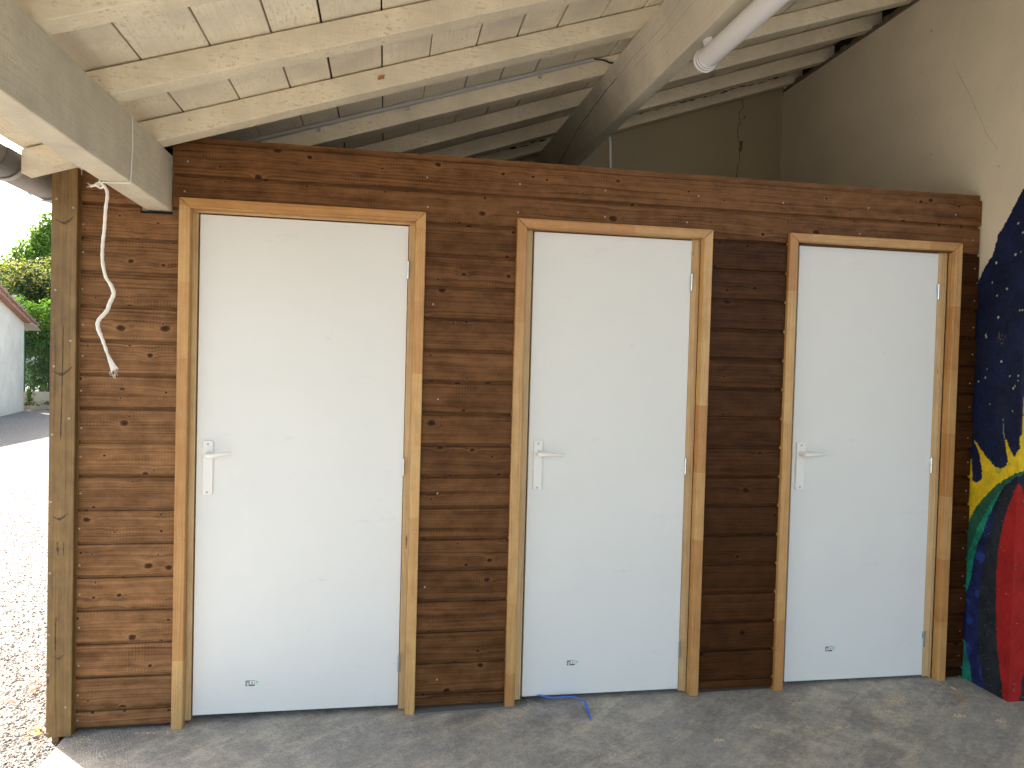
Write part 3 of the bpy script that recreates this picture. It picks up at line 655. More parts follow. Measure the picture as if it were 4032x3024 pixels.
for pts, w in (([(-1.222,-.0146,1.60),(-1.224,-.0146,1.45),(-1.226,-.0146,1.30),(-1.228,-.0146,1.15)], .003), ([(-1.212,-.0146,.755),(-1.214,-.0146,.70)], .003), ([(-1.236,-.0146,.465),(-1.238,-.0146,.40),(-1.237,-.0146,.33)], .004)):
    rib1('shake', M_shk, cab, pts, w, (0,1,0), 0.001, 3)

# door frames and doors
CW = 0.043
DOORS = [ # leaf x0, x1, z0, z1; floor z left/right; labels
 dict(l=(-0.746, 0.084, 0.020, 2.060), b=(-0.013, -0.004), hz=(1.875,1.043,0.204), h=(-0.721,-0.681,1.1476,0.9261), s=(-0.5414,-0.4871,0.1556,0.128), lev=-0.604, tilt=0.010, n='widest white door nearest the corner post'),
 dict(l=(0.625, 1.349, 0.029, 2.069), b=(0.003, 0.012), hz=(1.882,1.050,0.212), h=(0.646,0.6864,1.1613,0.9427), s=(0.8238,0.8774,0.1821,0.1559), lev=0.770, tilt=-0.004, n='middle white door with the blue strap at its foot'),
 dict(l=(1.877, 2.602, 0.036, 2.076), b=(0.015, 0.021), hz=(1.894,1.060,0.214), h=(1.8943,1.9394,1.1645,0.9434), s=(2.0815,2.1357,0.1962,0.1683), lev=2.020, tilt=0.002, n='white door nearest the mural wall')]
M_stk_g = plain('sticker_grey', (0.24, 0.235, 0.25), 0.4); M_stk_w = plain('sticker_white', (0.78, 0.80, 0.76), 0.4); M_stk_k = plain('sticker_black', (0.03, 0.03, 0.035), 0.4); M_stk_n = plain('sticker_green', (0.62, 0.74, 0.62), 0.4); M_stk_d = plain('sticker_leaf', (0.22, 0.42, 0.26), 0.4)
for di, D in enumerate(DOORS):
    c0, c1, ct = CAS[di]; x0, x1, z0, z1 = D['l']; bl, br = D['b']
    fr = bpy.data.objects.new('door_frame', None); COL.objects.link(fr); fr.parent = cab; fr.location = Vector(((c0+c1)/2, 0, 0)) - cab.location
    ci = ct - 0.040                                # inner edge of the head casing
    m = MB(); m.id = di*3.0 + 1
    m.hexa([(c0,0,bl),(c0+CW,0,bl),(c0+CW,.045,bl),(c0,.045,bl),(c0,0,ct),(c0+CW,0,ci),(c0+CW,.045,ci),(c0,.045,ct)]); m.build('casing', M_case, fr, 0.0035)
    m = MB(); m.id = di*3.0 + 2
    m.hexa([(c1-CW+.002,0,br),(c1,0,br),(c1,.045,br),(c1-CW+.002,.045,br),(c1-CW+.002,0,ci),(c1,0,ct),(c1,.045,ct),(c1-CW+.002,.045,ci)]); m.build('casing', M_case, fr, 0.0035)
    m = MB(); m.id = di*3.0 + 3
    m.hexa([(c0+CW+.0006,0,ci-.0004),(c1-CW+.0014,0,ci-.0004),(c1-CW+.0014,.045,ci-.0004),(c0+CW+.0006,.045,ci-.0004),(c0+.0008,0,ct),(c1-.0008,0,ct),(c1-.0008,.045,ct),(c0+.0008,.045,ct)]); m.build('casing', M_caseh, fr, 0.0035)
    m = SB(); r5 = random.Random(di + 20)
    for z in (1.72, 1.25, 0.78, 0.17):
        m.screw(c0 + 0.020 + 0.004*r5.random() - 0.006*di, -0.0006, z + .05*(r5.random()-.5)); m.screw(c1 - 0.015 - 0.004*r5.random(), -0.0006, z - .03 + .05*(r5.random()-.5))
    for t_ in (0.07, 0.45, 0.90): m.screw(c0 + (c1-c0)*t_ + .05*(r5.random()), -0.0006, ct - 0.021)
    m.build(fr)
    m = MB(); m.id = di + 0.5                       # jambs: front strip, then the stop the leaf closes on
    m.box(c0+CW-.012, x0-.0070, 0.050, 0.115, bl+.012, z1+.006); m.box(x0-.010, x0+.012, 0.092, 0.125, bl+.012, z1+.006); m.build('jamb', M_jamb, fr, 0.0015)
    m = MB(); m.id = di + 0.7
    m.box(x1+.002, c1-CW+.004, 0.050, 0.115, br+.006, z1+.006); m.build('jamb', M_jamb, fr, 0.0015)
    m = MB(); m.id = di + 0.9
    m.box(c0+CW-.012, c1-CW+.012, 0.0505, 0.115, z1+.0065, ct+.002); m.build('jamb', M_jambh, fr, 0.0015)
    if di > 0:                                      # packing strip with rough foam between jamb and casing
        m = MB(); m.id = di + 1.3
        xs0 = c1 - CW - .004 if di == 1 else c1 - CW - .006
        zq = br + .004
        while zq < z1:
            dz = 0.012 + 0.03*r5.random(); w = .004 + .003*r5.random()
            m.box(xs0-w, xs0+.004, 0.047-.002*r5.random(), 0.0498, zq, min(zq+dz, z1)); zq += dz
        m.build('packing_strip', plain('chipboard', (0.55, 0.38, 0.20), 0.9, var=0.35, vscale=180), fr)
    door = bpy.data.objects.new('door', None); COL.objects.link(door); door.parent = cab; door.location = Vector(((x0+x1)/2, 0.048, z0)) - cab.location
    door['label'] = D['n']
    m = MB(); m.box(x0, x1, 0.048, 0.088, z0, z1); m.build('leaf', M_door, door, 0.0012)
    for hz in D['hz']:
        m = MB(); hx = x1 + 0.0008; L2 = 0.0365
        for s0, s1 in ((-L2, -0.0008), (0.0008, L2)):
            m.tube([(hx, 0.0425, hz+s0), (hx, 0.0425, hz+s1)], 0.0052, 14)
        m.tube([(hx, 0.0425, hz+L2), (hx, 0.0425, hz+L2+.0025)], [0.0044, 0.002], 12); m.tube([(hx, 0.0425, hz-L2-.0025), (hx, 0.0425, hz-L2)], [0.002, 0.0044], 12)
        if di == 2: m.box(hx-.0085, hx-.001, 0.0455, 0.0478, hz+.004, hz+L2-.002)
        m.build('hinge', M_steel, door)
    h0, h1, ht, hb = D['h']
    def rrect(cx, cz, hw, hh, rad, n=5):
        pts = []
        for (sx, sy, a0) in ((1,1,0),(-1,1,90),(-1,-1,180),(1,-1,270)):
            for i in range(n+1): w = R(a0 + 90*i/n); pts.append((cx + sx*(hw-rad) + rad*math.cos(w), cz + sy*(hh-rad) + rad*math.sin(w)))
        return pts
    cx, cz = (h0+h1)/2, (ht+hb)/2
    m = MB(); pf = rrect(cx, cz, (h1-h0)/2, (ht-hb)/2, .006); pb = rrect(cx, cz, (h1-h0)/2-.0025, (ht-hb)/2-.0025, .005); n = len(pf)
    vs = [(x, .0479, z) for x, z in pf] + [(x, .0415, z) for x, z in pf] + [(x, .0395, z) for x, z in pb]
    m.add(vs, [(i, (i+1) % n, n+(i+1) % n, n+i) for i in range(n)] + [(n+i, n+(i+1) % n, 2*n+(i+1) % n, 2*n+i) for i in range(n)] + [tuple(range(2*n, 3*n))])
    hp = m.build('handle_plate', M_white, door)
    m = SB(); m.screw(cx, .0391, ht-.014, .0044); m.screw(cx-.001, .0391, hb+.012, .0044); m.build(hp)
    zl = 1.092 if di == 0 else (1.106 if di == 1 else 1.112); tl = D['tilt']; xa = cx + .001; xe = D['lev']
    m = MB()
    m.tube([(xa, .0400, zl), (xa, .034, zl)], [0.0125, 0.0115], 18); m.tube([(xa, .034, zl), (xa, .006, zl), ], [0.0095, 0.0090], 16)
    Lc = xe - xa; pts = [(xa, .012, zl), (xa+.002, .003, zl-.001), (xa+.010, -.004, zl-.001), (xa+.025, -.006, zl), (xa+Lc*.55, -.004, zl+tl*.5), (xa+Lc*.95, -.001, zl+tl), (xa+Lc, .000, zl+tl)]
    m.tube(pts, [.0095, .0105, .0110, .0105, .0080, .0060, .0040], 14)
    m.build('handle', M_white, door)
    a, b, t0, t1 = D['s']; y = 0.0476
    m = MB(); m.cur = 0; m.box(a, b, y, .0479, t1, t0); W = b-a; H = t0-t1
    def q(u0, u1, v0, v1, mi, dy=.0002): m.cur = mi; m.box(a+W*u0, a+W*u1, y-dy, y, t1+H*v0, t1+H*v1)
    q(.01, .70, .12, .97, 1); q(.33, .675, .34, .88, 0, .0004); q(.30, .675, .14, .31, 2, .0004); q(.12, .25, .22, .42, 0, .0004); q(.08, .13, .16, .34, 2, .0005)
    m.cur = 0; m.tube([(a+W*.19, y-.0003, t1+H*.52)]*1 + [(a+W*.19, y-.0005, t1+H*.52)], H*.17, 14); m.cur = 1; m.tube([(a+W*.20, y-.0006, t1+H*.50), (a+W*.20, y-.0007, t1+H*.50)], H*.10, 12)
    q(.715, .985, .16, 1.0, 3); m.cur = 4; m.tube([(a+W*.85, y-.0003, t1+H*.72), (a+W*.85, y-.0005, t1+H*.72)], H*.15, 12); m.cur = 3; m.tube([(a+W*.86, y-.0006, t1+H*.76), (a+W*.86, y-.0007, t1+H*.76)], H*.08, 12)
    
    # letter A
    m.cur = 2; ax_, az_, s_ = a+W*.505, t1+H*.43, H*.36
    for p in ([(-.42,0),(-.24,0),(.07,1),(-.09,1)], [(.24,0),(.42,0),(.09,1),(-.07,1)], [(-.24,.24),(.24,.24),(.19,.40),(-.19,.40)]):
        m.extrude([(ax_+u*s_*1.0, az_+v*s_) for u, v in p], 'y', y-.0007, y-.0004)
    m.build('sticker', [M_stk_w, M_stk_g, M_stk_k, M_stk_n, M_stk_d], door)

# chipped/torn marks on the boards
m = MB(); ribbon(m, [(-1.03,.0192,1.352),(-1.01,.0192,1.350)], 0.012, (0,1,0), 0.006, 2); m.build('board_mark', plain('dark_mark', (0.03, 0.03, 0.02), 0.9), cab)

# ------------------------------------------------------------ conduit, cable, drop pipe, lamp, rope
con = thing('cable_conduit', 'grey plastic conduit clipped along the top of a rafter, black cable at its end', 'conduit', (0, 0.39, 2.6))
def cpt(x, up=0.080): return (x, 0.325 + .055*(x+.85) - .012, under(x) + up)
m = MB(); m.tube([cpt(-0.8), cpt(0.965)], 0.0105, 14); m.build('pipe', M_cond, con)
for x in (-0.32, 0.075, 0.70):
    m = MB(); a = Vector(cpt(x)); d = Vector((1, .055, S)).normalized()
    m.tube([a - d*.008, a + d*.008], 0.0135, 14); m.box(a.x-.006, a.x+.008, a.y-.004, a.y+.012, a.z-.026, a.z-.008); m.build('clip', M_cond, con)
m = MB(); m.tube([cpt(0.94), cpt(0.975), cpt(1.0, .072), cpt(1.03, .060), cpt(1.05, .045), cpt(1.10, .03)], 0.0045, 8); m.build('cable', M_cable, con)
dp = thing('drop_pipe', 'thin white pipe dropping from the purlin beam behind the cabin top', 'pipe', (1.36, 1.4, 2.4))
m = MB(); m.tube([(1.335,1.4,2.985),(1.345,1.4,2.968),(1.353,1.4,2.945),(1.357,1.4,2.92),(1.3615,1.4,2.88),(1.3661,1.4,2.75),(1.3665,1.4,2.33)], 0.0098, 14); m.build('pipe', plain('white_pipe', (0.62, 0.60, 0.57), 0.4), dp)

lamp = thing('tube_lamp', 'long white tubular lamp fixed under the purlin beam with a grooved end cap', 'lamp', (1.17, -1.1, 2.68))
def lc(y): a = ring(y); return (a[1] + a[2]) * 0.5 + Vector((sa, 0, -ca)) * 0.062 + Vector((ca, 0, sa))*0.006
m = MB(); m.tube([lc(-0.42), lc(-1.95)], 0.0395, 36, False); m.build('tube', M_tube, lamp)
m = MB(); m.tube([lc(-0.378), lc(-0.380), lc(-0.388), lc(-0.394), lc(-0.395), lc(-0.4025), lc(-0.4035), lc(-0.412), lc(-0.413), lc(-0.430)], [.034, .0445, .0465, .0465, .0405, .0405, .0445, .0445, .0405, .0402], 36)
ec = m.build('end_cap', M_tube, lamp)
m = MB(); m.tube([lc(-0.3955), lc(-0.4020)], [.0412, .0412], 36, False); m.tube([lc(-0.4135), lc(-0.4165)], [.0410, .0410], 36, False)
m.build('seal', plain('rubber_seal', (0.10, 0.10, 0.10), 0.6), ec)
m = MB(); m.tube([lc(-1.94), lc(-1.95), lc(-1.98), lc(-1.985)], [.0400, .0425, .0425, .030], 36); m.build('end_cap', M_tube, lamp)
for y in (-0.46, -1.85):
    m = MB(); c = lc(y); u_ = Vector((ca,0,sa)); v_ = Vector((sa,0,-ca)); m.obox(c - u_*.012 - v_*.061, u_*.024, (0,.03,0), v_*.024); m.build('bracket', M_tube, lamp)

def m_rope():
    t = NT('rope_fibre', 0.8, 0.2); v = t.obj(); p = t.xyz(v)
    w = t.math('SINE', t.math('ADD', t.math('MULTIPLY', p[2], 900), t.math('MULTIPLY', p[0], 700))); t.color(t.mix(t.mr(w, -1, 1, 0.0, 0.35), (0.84, 0.82, 0.76), (0.62, 0.58, 0.50))); t.bump(w, 0.4, 0.002); return t.m
M_rope = m_rope()
rope = thing('rope', 'frayed white cord tied round the eaves beam and hanging beside the corner post', 'rope', (-0.94, -0.4333, 2.06))
RP = [(-0.9500,2.0560),(-0.9410,2.0501),(-0.9290,2.0324),(-0.9256,2.0091),(-0.9291,1.9734),(-0.9325,1.9336),(-0.9368,1.8970),(-0.9403,1.8639),(-0.9400,1.8280),(-0.9363,1.7905),(-0.9271,1.7453),(-0.9125,1.7190),(-0.9050,1.6950),(-0.9089,1.6765),(-0.9173,1.6566),(-0.9225,1.6352),(-0.9357,1.6151),(-0.9456,1.6020),(-0.9496,1.5850),(-0.9454,1.5640),(-0.9372,1.5420),(-0.9290,1.5142),(-0.9234,1.4930)]
def smooth(P_, n=4):
    out = []
    for i in range(len(P_)-1):
        p0, p1, p2, p3 = [Vector(P_[max(0, min(len(P_)-1, j))]) for j in (i-1, i, i+1, i+2)]
        for k in range(n):
            t = k/n; out.append(0.5*((2*p1) + (p2-p0)*t + (2*p0-5*p1+4*p2-p3)*t*t + (3*p1-p0-3*p2+p3)*t**3))
    out.append(Vector(P_[-1])); return out
sp = smooth([(x, -0.4333 + 0.006*math.sin(z*31), z) for x, z in RP])
rad = [0.0050 + 0.0012*math.sin(i*0.9)**2 + (0.0012 if 1.55 < p.z < 1.72 else 0) for i, p in enumerate(sp)]
m = MB(); m.tube(sp, rad, 10, flat=0.8); m.build('cord', M_rope, rope)
m = MB(); e = sp[-1]; r6 = random.Random(3)      # flattened, fraying end
st = [(0.0,.0042,.0036),(.18,.0050,.0030),(.42,.0070,.0022),(.7,.0095,.0015),(1.0,.0125,.0009)]; vs = []
for u, hw, th in st:
    c = Vector((e.x + u*.026 - .003*u*(1-u), e.y, e.z - u*.060)); s_ = Vector((.9, .1, .30*u)).normalized()
    for i in range(9):
        k = i/8*2-1; vs.append(c + s_*hw*k + Vector((0, -th*(1-abs(k)**2) - .0007*math.sin(i*2.6), (0 if u < 1 else .004*math.sin(i*5.1)))))
    for i in range(9): k = 1 - i/8*2; vs.append(c + s_*hw*k + Vector((0, th*(1-abs(k)**2), 0)))
m.add(vs, [(j*18+i, j*18+(i+1) % 18, (j+1)*18+(i+1) % 18, (j+1)*18+i) for j in range(4) for i in range(18)] + [tuple(range(72, 90))], True)
for i in range(9):
    b_ = Vector((-0.888 - .018*r6.random(), e.y, 1.436)); m.tube([b_, b_ + Vector((r6.gauss(0,.005), r6.gauss(0,.003), -.012)), b_ + Vector((r6.gauss(.004,.006), 0, -.02 - .012*r6.random()))], 0.0004, 4)
m.build('frayed_end', M_rope, rope)
m = MB()
kn = Vector((-0.950, -0.4333, 2.049))
pts = [kn + Vector((math.cos(t*1.3)*.009*(1+.2*math.sin(t*3)), math.sin(t*2.1)*.007, math.sin(t*1.3)*.008)) for t in [i*.28 for i in range(30)]]
m.tube(pts, 0.0038, 8)
m.tube([kn, kn + Vector((-.010, 0, .000)), kn + Vector((-.022, .002, -.003)), kn + Vector((-.030, .0, -.006))], [.004, .0045, .0045, .005], 8)
for i in range(7): m.tube([kn + Vector((-.028, 0, -.005)), kn + Vector((-.034 - .006*r6.random(), r6.gauss(0,.002), -.004 + r6.gauss(0,.005)))], .0004, 4)
m.build('knot', M_rope, rope)
m = MB(); q_ = 0.0022
def loop(dy): return [(-0.952,-0.436+dy,2.056),(-0.947,-0.442+dy,2.0565),(-0.900,-0.452+dy,2.0555),(-0.850,-0.463+dy,2.0555),(-0.8452,-0.466+dy,2.060),(-0.8452,-0.462+dy,2.09),(-0.8452,-0.452+dy,2.19),(-0.8452,-0.458+dy,2.277),(-0.850,-0.458+dy,2.2825),(-0.944,-0.452+dy,2.2825),(-0.949,-0.450+dy,2.277),(-0.949,-0.440+dy,2.066),(-0.952,-0.436+dy,2.056)]
m.tube(loop(0), q_, 7, flat=0.8); m.tube([(x, y+.006 if abs(z-2.18) < .09 else y+.003, z) for x, y, z in loop(0)], q_*.8, 7)
m.build('loop', M_rope, rope)

# ------------------------------------------------------------ small things on the floor
M_blue = plain('blue_strap_plastic', (0.02, 0.16, 0.80), 0.35)
def strap():
    c = smooth([(0.585,0.115,.026),(0.640,0.082,.030),(0.700,0.052,.033),(0.745,0.010,.036),(0.790,0.004,.040),(0.830,-0.010,.045),(0.862,-0.018,.040),(0.888,-0.022,.030),(0.892,-0.055,.020),(0.888,-0.105,.016),(0.880,-0.158,.011)], 4)
    w = [(.006,.005),(.011,.004),(.012,.004),(.010,.008),(.012,.006),(.012,.009),(.010,.009),(.009,.008),(.007,.009),(.006,.007),(.0025,.002)]
    vs = []
    for i, p in enumerate(c):
        k = min(len(w)-1, i/4); a = w[int(k)]; b = w[min(len(w)-1, int(k)+1)]; f_ = k-int(k)
        hw = a[0]*(1-f_)+b[0]*f_; hh = a[1]*(1-f_)+b[1]*f_; t = (c[min(i+1,len(c)-1)]-c[max(i-1,0)]); s_ = Vector((-t.y, t.x, 0)).normalized()
        vs += [p + s_*hw + Vector((0,0,-hh)), p + Vector((0,0,hh*.3)), p - s_*hw + Vector((0,0,hh*.2))]
    fs = []
    for i in range(len(c)-1):
        for k in (0, 1): fs.append((3*i+k, 3*i+k+1, 3*i+k+4, 3*i+k+3))
    m = MB(); m.add(vs, fs); o = m.build('plastic_strap', M_blue); md = o.modifiers.new('t', 'SOLIDIFY'); md.thickness = 0.0006
    tag(o, 'crumpled bright blue plastic strap on the floor in front of the middle door', 'strap')
strap()
m = MB(); pr = [(0.158,-0.012),(0.30,-0.007),(0.45,-0.004),(0.545,-0.004),(0.60,-0.002),(0.634,0.010),(0.646,0.030),(0.645,0.062),(0.62,0.20),(0.158,0.20)]
n = len(pr); m.add([(x, y, floor_z(x)+.001) for x, y in pr] + [(x, y, floor_z(x)+.009) for x, y in pr], [(i, (i+1) % n, n+(i+1) % n, n+i) for i in range(n)] + [tuple(range(n, 2*n))])
o = m.build('floor_sheet', plain('grey_membrane', (0.17, 0.165, 0.155), 0.55, var=0.2, vscale=30)); tag(o, 'thin grey sheet poking out under the boards between the first two doors', 'sheet')
M_chip = plain('fresh_wood', (0.62, 0.42, 0.22), 0.7, var=0.2, vscale=60); M_chipd = plain('old_wood', (0.42, 0.25, 0.12), 0.7, var=0.3, vscale=60)
def sliver(name, label, a, b, w, h, mat, notch=0.0):
    a = Vector(a); b = Vector(b); t = (b-a).normalized(); s_ = Vector((-t.y, t.x, 0)); L_ = (b-a).length; m = MB(); z = Vector((0,0,h))
    st = [(0,.15),(.12,.9),(.25,1.0),(.35,1.0-notch),(.6,.9),(.85,.6),(1,.08)]; vs = []
    for u, k in st: p = a + t*L_*u; vs += [p + s_*w*k, p - s_*w*k*.7, p - s_*w*k*.5 + z*(.4+.6*k), p + s_*w*k*.6 + z*k]
    fs = [(4*i+k, 4*i+(k+1) % 4, 4*i+4+(k+1) % 4, 4*i+4+k) for i in range(len(st)-1) for k in range(4)] + [(0,1,2,3)[::-1], tuple(4*(len(st)-1)+k for k in range(4))]
    m.add(vs, fs); o = m.build(name, mat); tag(o, label, 'wood chip', 'wood offcuts on the floor by the mural')
fzz = floor_z(2.65)
sliver('wood_chip', 'smaller pale pointed wood chip on the floor nearer the cabin corner', (2.662,-0.070,fzz+.001), (2.662,-0.108,fzz+.001), .006, .005, M_chip)
sliver('wood_chip', 'larger brown notched wood chip on the floor below the mural', (2.628,-0.140,fzz+.001), (2.600,-0.232,fzz+.001), .010, .008, M_chipd, 0.3)
# flattened sawdust patches on the right part of the floor
def patches():
    m = MB(); r = random.Random(31)
    for x, y, s_ in ((2.33,-.155,.030),(1.985,-.05,.0),(1.84,-.125,.026),(2.20,-.255,.016),(2.48,-.33,.020),(1.90,-.345,.022),(1.55,-.30,.016),(2.62,-.40,.018),(1.35,-.38,.014),(2.9,-.33,.018)):
        if not s_: continue
        for _ in range(26):
            px, py = x + r.gauss(0, s_*.75), y + r.gauss(0, s_*.4); k = .0025 + .004*r.random(); z = floor_z(px) + .0006; n = 6; w0 = r.random()*6
            vs = [(px + k*(.6+.8*r.random())*math.cos(w0+i*1.047), py + k*(.5+.5*r.random())*math.sin(w0+i*1.047), z) for i in range(n)] + [(px, py, z+.0018)]
            m.add(vs, [(i, (i+1) % n, n) for i in range(n)])
    o = m.build('sawdust_flakes', M_dust); tag(o, 'flattened tan sawdust flakes on the darker right part of the floor', 'sawdust', kind='stuff')
patches()
# dry leaves on the gravel
def leaf_litter(x, y, s_, mat, label, seed, n):
    r = random.Random(seed); m = MB()
    for _ in range(n):
        px, py = x + r.gauss(0, s_), y + r.gauss(0, s_*1.4); k = .012 + .012*r.random(); w = r.random()*6.28; z = gz(px, py) + .008 + .012*r.random()
        c_, s2 = math.cos(w)*k, math.sin(w)*k
        m.add([(px-c_, py-s2, z), (px+s2*.5, py-c_*.5, z+.006), (px+c_, py+s2, z+.002), (px-s2*.5, py+c_*.5, z+.009)], [(0,1,2),(0,2,3)])
    o = m.build('dry_leaves', mat); tag(o, label, 'dry leaves', 'dead leaves on the gravel', 'stuff')
M_lo = m_leaf('dry_leaf_orange', (0.55, 0.26, 0.08), (0.65, 0.40, 0.16), 0.2); M_lr = m_leaf('dry_leaf_red', (0.36, 0.11, 0.07), (0.50, 0.20, 0.12), 0.2)
leaf_litter(-1.345, .10, .020, M_lo, 'orange dead leaves on the gravel level with the foot of the corner post', 1, 12)
leaf_litter(-1.36, .30, .030, M_lo, 'orange dead leaves on the gravel just above the post foot', 2, 16)
leaf_litter(-1.52, .52, .05, M_lr, 'reddish dead leaves on the gravel behind the orange ones', 3, 16)
leaf_litter(-1.52, 1.15, .06, M_lr, 'farther cluster of reddish dead leaves close to the post', 4, 16)

# ------------------------------------------------------------ beyond: outbuilding, low wall, fence, hedge, trees, house
def m_rough(name, col, stain):
    t = NT(name, 0.9, 0.2); v = t.obj(); n = t.noise(v, 1.6, 6, 0.65)[0]; p = t.xyz(v)
    c = t.mix(t.mr(n, 0.35, 0.65), tuple(x*0.82 for x in col), col)
    c = t.mix(t.mr(t.math('ADD', p[2], t.math('MULTIPLY', n, 0.8)), 0.3, 0.9, 0.55, 0.0), c, stain)
    c = t.mix(t.mr(t.noise(v, 7, 5, 0.7)[0], 0.55, 0.7, 0, 0.25), c, tuple(x*0.7 for x in col))
    t.color(c); t.bump(t.noise(v, 22, 5)[0], 0.5, 0.02); return t.m
ob = thing('outbuilding', 'low white rendered outbuilding with a clay tile roof across the gravel', 'shed', (-10, 19.6, -0.15))
C0 = Vector((-9.978, 19.55, -0.2)); du = Vector((0.1773, -0.9842, 0)); dn = Vector((-0.9842, -0.1773, 0))
def OP(s_, d, z): q = C0 + du*s_ + dn*d; return (q.x, q.y, z)
m = MB()
gab_prof = [(0,-0.25),(0,2.34),(4.2,3.26),(8.4,2.34),(8.4,-0.25)]
n = 5; vs = [OP(s_, 0, z) for s_, z in gab_prof] + [OP(s_, 7, z) for s_, z in gab_prof]
m.add(vs, [tuple(range(5)), tuple(range(5, 10))[::-1]] + [(i, (i+1) % n, n+(i+1) % n, n+i) for i in range(n)])
m.build('wall', m_rough('white_roughcast', (0.80, 0.735, 0.63), (0.66, 0.57, 0.42)), ob)
rf = bpy.data.objects.new('roof', None); COL.objects.link(rf); rf.parent = ob
M_tile2 = plain('old_tiles', (0.34, 0.20, 0.15), 0.9, var=0.5, vscale=5, bump=0.5); M_brick = plain('edge_bricks', (0.36, 0.19, 0.13), 0.85, var=0.55, vscale=9, bump=0.3)
sl = (3.26-2.34)/4.2
m = MB()
for side in (0, 1):
    for k in range(12):
        s0, s1 = -0.75 + k*0.42, -0.75 + (k+1)*0.42 + .06
        if s1 > 4.3: s1 = 4.25
        if s0 > 4.2: break
        f_ = (lambda s_: s_) if not side else (lambda s_: 8.4 - s_)
        zt0, zt1 = 2.34 + sl*s0, 2.34 + sl*s1; o_ = .10
        m.hexa([OP(f_(s0), -.20, zt0+o_), OP(f_(s1), -.20, zt1+o_-.03), OP(f_(s1), 7.2, zt1+o_-.03), OP(f_(s0), 7.2, zt0+o_), OP(f_(s0), -.20, zt0+o_+.06), OP(f_(s1), -.20, zt1+o_+.03), OP(f_(s1), 7.2, zt1+o_+.03), OP(f_(s0), 7.2, zt0+o_+.06)])
m.build('tiles', M_tile2, rf)
for side in (0, 1):
    m = MB()
    f_ = (lambda s_: s_) if not side else (lambda s_: 8.4 - s_)
    for k in range(22):
        s0 = -0.62 + k*.22; s1 = s0 + .205
        if s1 > 4.2: break
        m.hexa([OP(f_(s0), -.16, 2.34+sl*s0-.02), OP(f_(s1), -.16, 2.34+sl*s1-.02), OP(f_(s1), .05, 2.34+sl*s1-.02), OP(f_(s0), .05, 2.34+sl*s0-.02), OP(f_(s0), -.16, 2.34+sl*s0+.095), OP(f_(s1), -.16, 2.34+sl*s1+.095), OP(f_(s1), .05, 2.34+sl*s1+.095), OP(f_(s0), .05, 2.34+sl*s0+.095)])
    m.build('verge_bricks', M_brick, rf)
m = MB(); m.hexa([OP(-.80,-.22,2.13),OP(-.02,-.22,2.30),OP(-.02,7.1,2.30),OP(-.80,7.1,2.13),OP(-.80,-.22,2.155),OP(-.02,-.22,2.325),OP(-.02,7.1,2.325),OP(-.80,7.1,2.155)])
m.build('eaves_board', plain('grey_fascia', (0.50, 0.46, 0.42), 0.6), rf)

lw = MB(); M_conc = m_rough('grey_low_wall', (0.44, 0.42, 0.37), (0.36, 0.33, 0.27))
for i in range(9): lw.box(-17.5 + i*2.2, -17.5 + (i+1)*2.2 - .012, 20.5, 20.7, -0.3, 0.34 + .01*(i % 2))
o = lw.build('low_wall', M_conc); tag(o, 'low grey concrete wall at the foot of the hedge', 'wall')
fen = thing('mesh_fence', 'dark green metal mesh fence standing on the low wall inside the hedge', 'fence', (-8, 20.6, 0.34))
M_fg = plain('green_metal', (0.02, 0.09, 0.06), 0.5)
for x in (-14.6, -12.5, -10.45, -8.4, -6.3): m = MB(); m.box(x, x+.05, 20.57, 20.63, 0.34, 1.95); m.build('post', M_fg, fen)
m = MB()
x = -14.6
while x < -6.3: m.box(x, x+.007, 20.60, 20.607, 0.36, 1.9); x += 0.055
for z in (0.45, 0.85, 1.25, 1.65): m.box(-14.6, -6.3, 20.595, 20.602, z, z+.008)
m.build('mesh_panel', M_fg, fen)

def foliage(name, blobs, n, size, mat, parent, seed, droop=0.0):
    r = np.random.RandomState(seed); V = []; F = []; wt = np.array([b[3]*b[4]*b[5] for b in blobs]) ** 0.8; wt /= wt.sum(); k = 0
    w = parent_world(parent) if parent is not None else Vector((0,0,0))
    for bi in r.choice(len(blobs), n, p=wt):
        b = blobs[bi]; d = r.normal(size=3); d /= np.linalg.norm(d) + 1e-9; rr_ = (0.55 + 0.5*r.rand()**0.6)
        if r.rand() < .2: rr_ *= r.rand()
        c = np.array([b[0] + d[0]*b[3]*rr_, b[1] + d[1]*b[4]*rr_, b[2] + d[2]*b[5]*rr_]); c += r.normal(size=3)*size*.6
        if c[2] < 0.0: continue
        nrm = d*0.8 + r.normal(size=3)*0.7 + np.array([0,0,0.5]); nrm /= np.linalg.norm(nrm); a = np.cross(nrm, r.normal(size=3)); a /= np.linalg.norm(a); q = np.cross(nrm, a)
        s_ = size*(0.5 + r.rand()); L_ = a*s_; W_ = q*s_*0.42; up = nrm*s_*0.12
        for p in (c - L_, c + W_ + up, c + L_ - nrm*s_*.15, c - W_ + up): V.append((p[0]-w.x, p[1]-w.y, p[2]-w.z))
        F.append((k, k+1, k+2)); F.append((k, k+2, k+3)); k += 4
    me = bpy.data.meshes.new(name); me.from_pydata(V, [], F); me.materials.append(mat); o = bpy.data.objects.new(name, me); COL.objects.link(o)
    if parent is not None: o.parent = parent
    return o
def lumps(cx, cy, cz, rx, ry, rz, n, seed, f=.45):
    r = random.Random(seed); out = []
    for _ in range(n):
        w = r.random()*6.28; u = r.random()*2-1; k = r.random()**.4; q = math.sqrt(1-u*u)
        s_ = f*(.6+.7*r.random()); out.append((cx + rx*k*q*math.cos(w)*(1-s_*.4), cy + ry*k*q*math.sin(w)*(1-s_*.4), cz + rz*k*u*(1-s_*.3), rx*s_, ry*s_, rz*s_*.8))
    return out
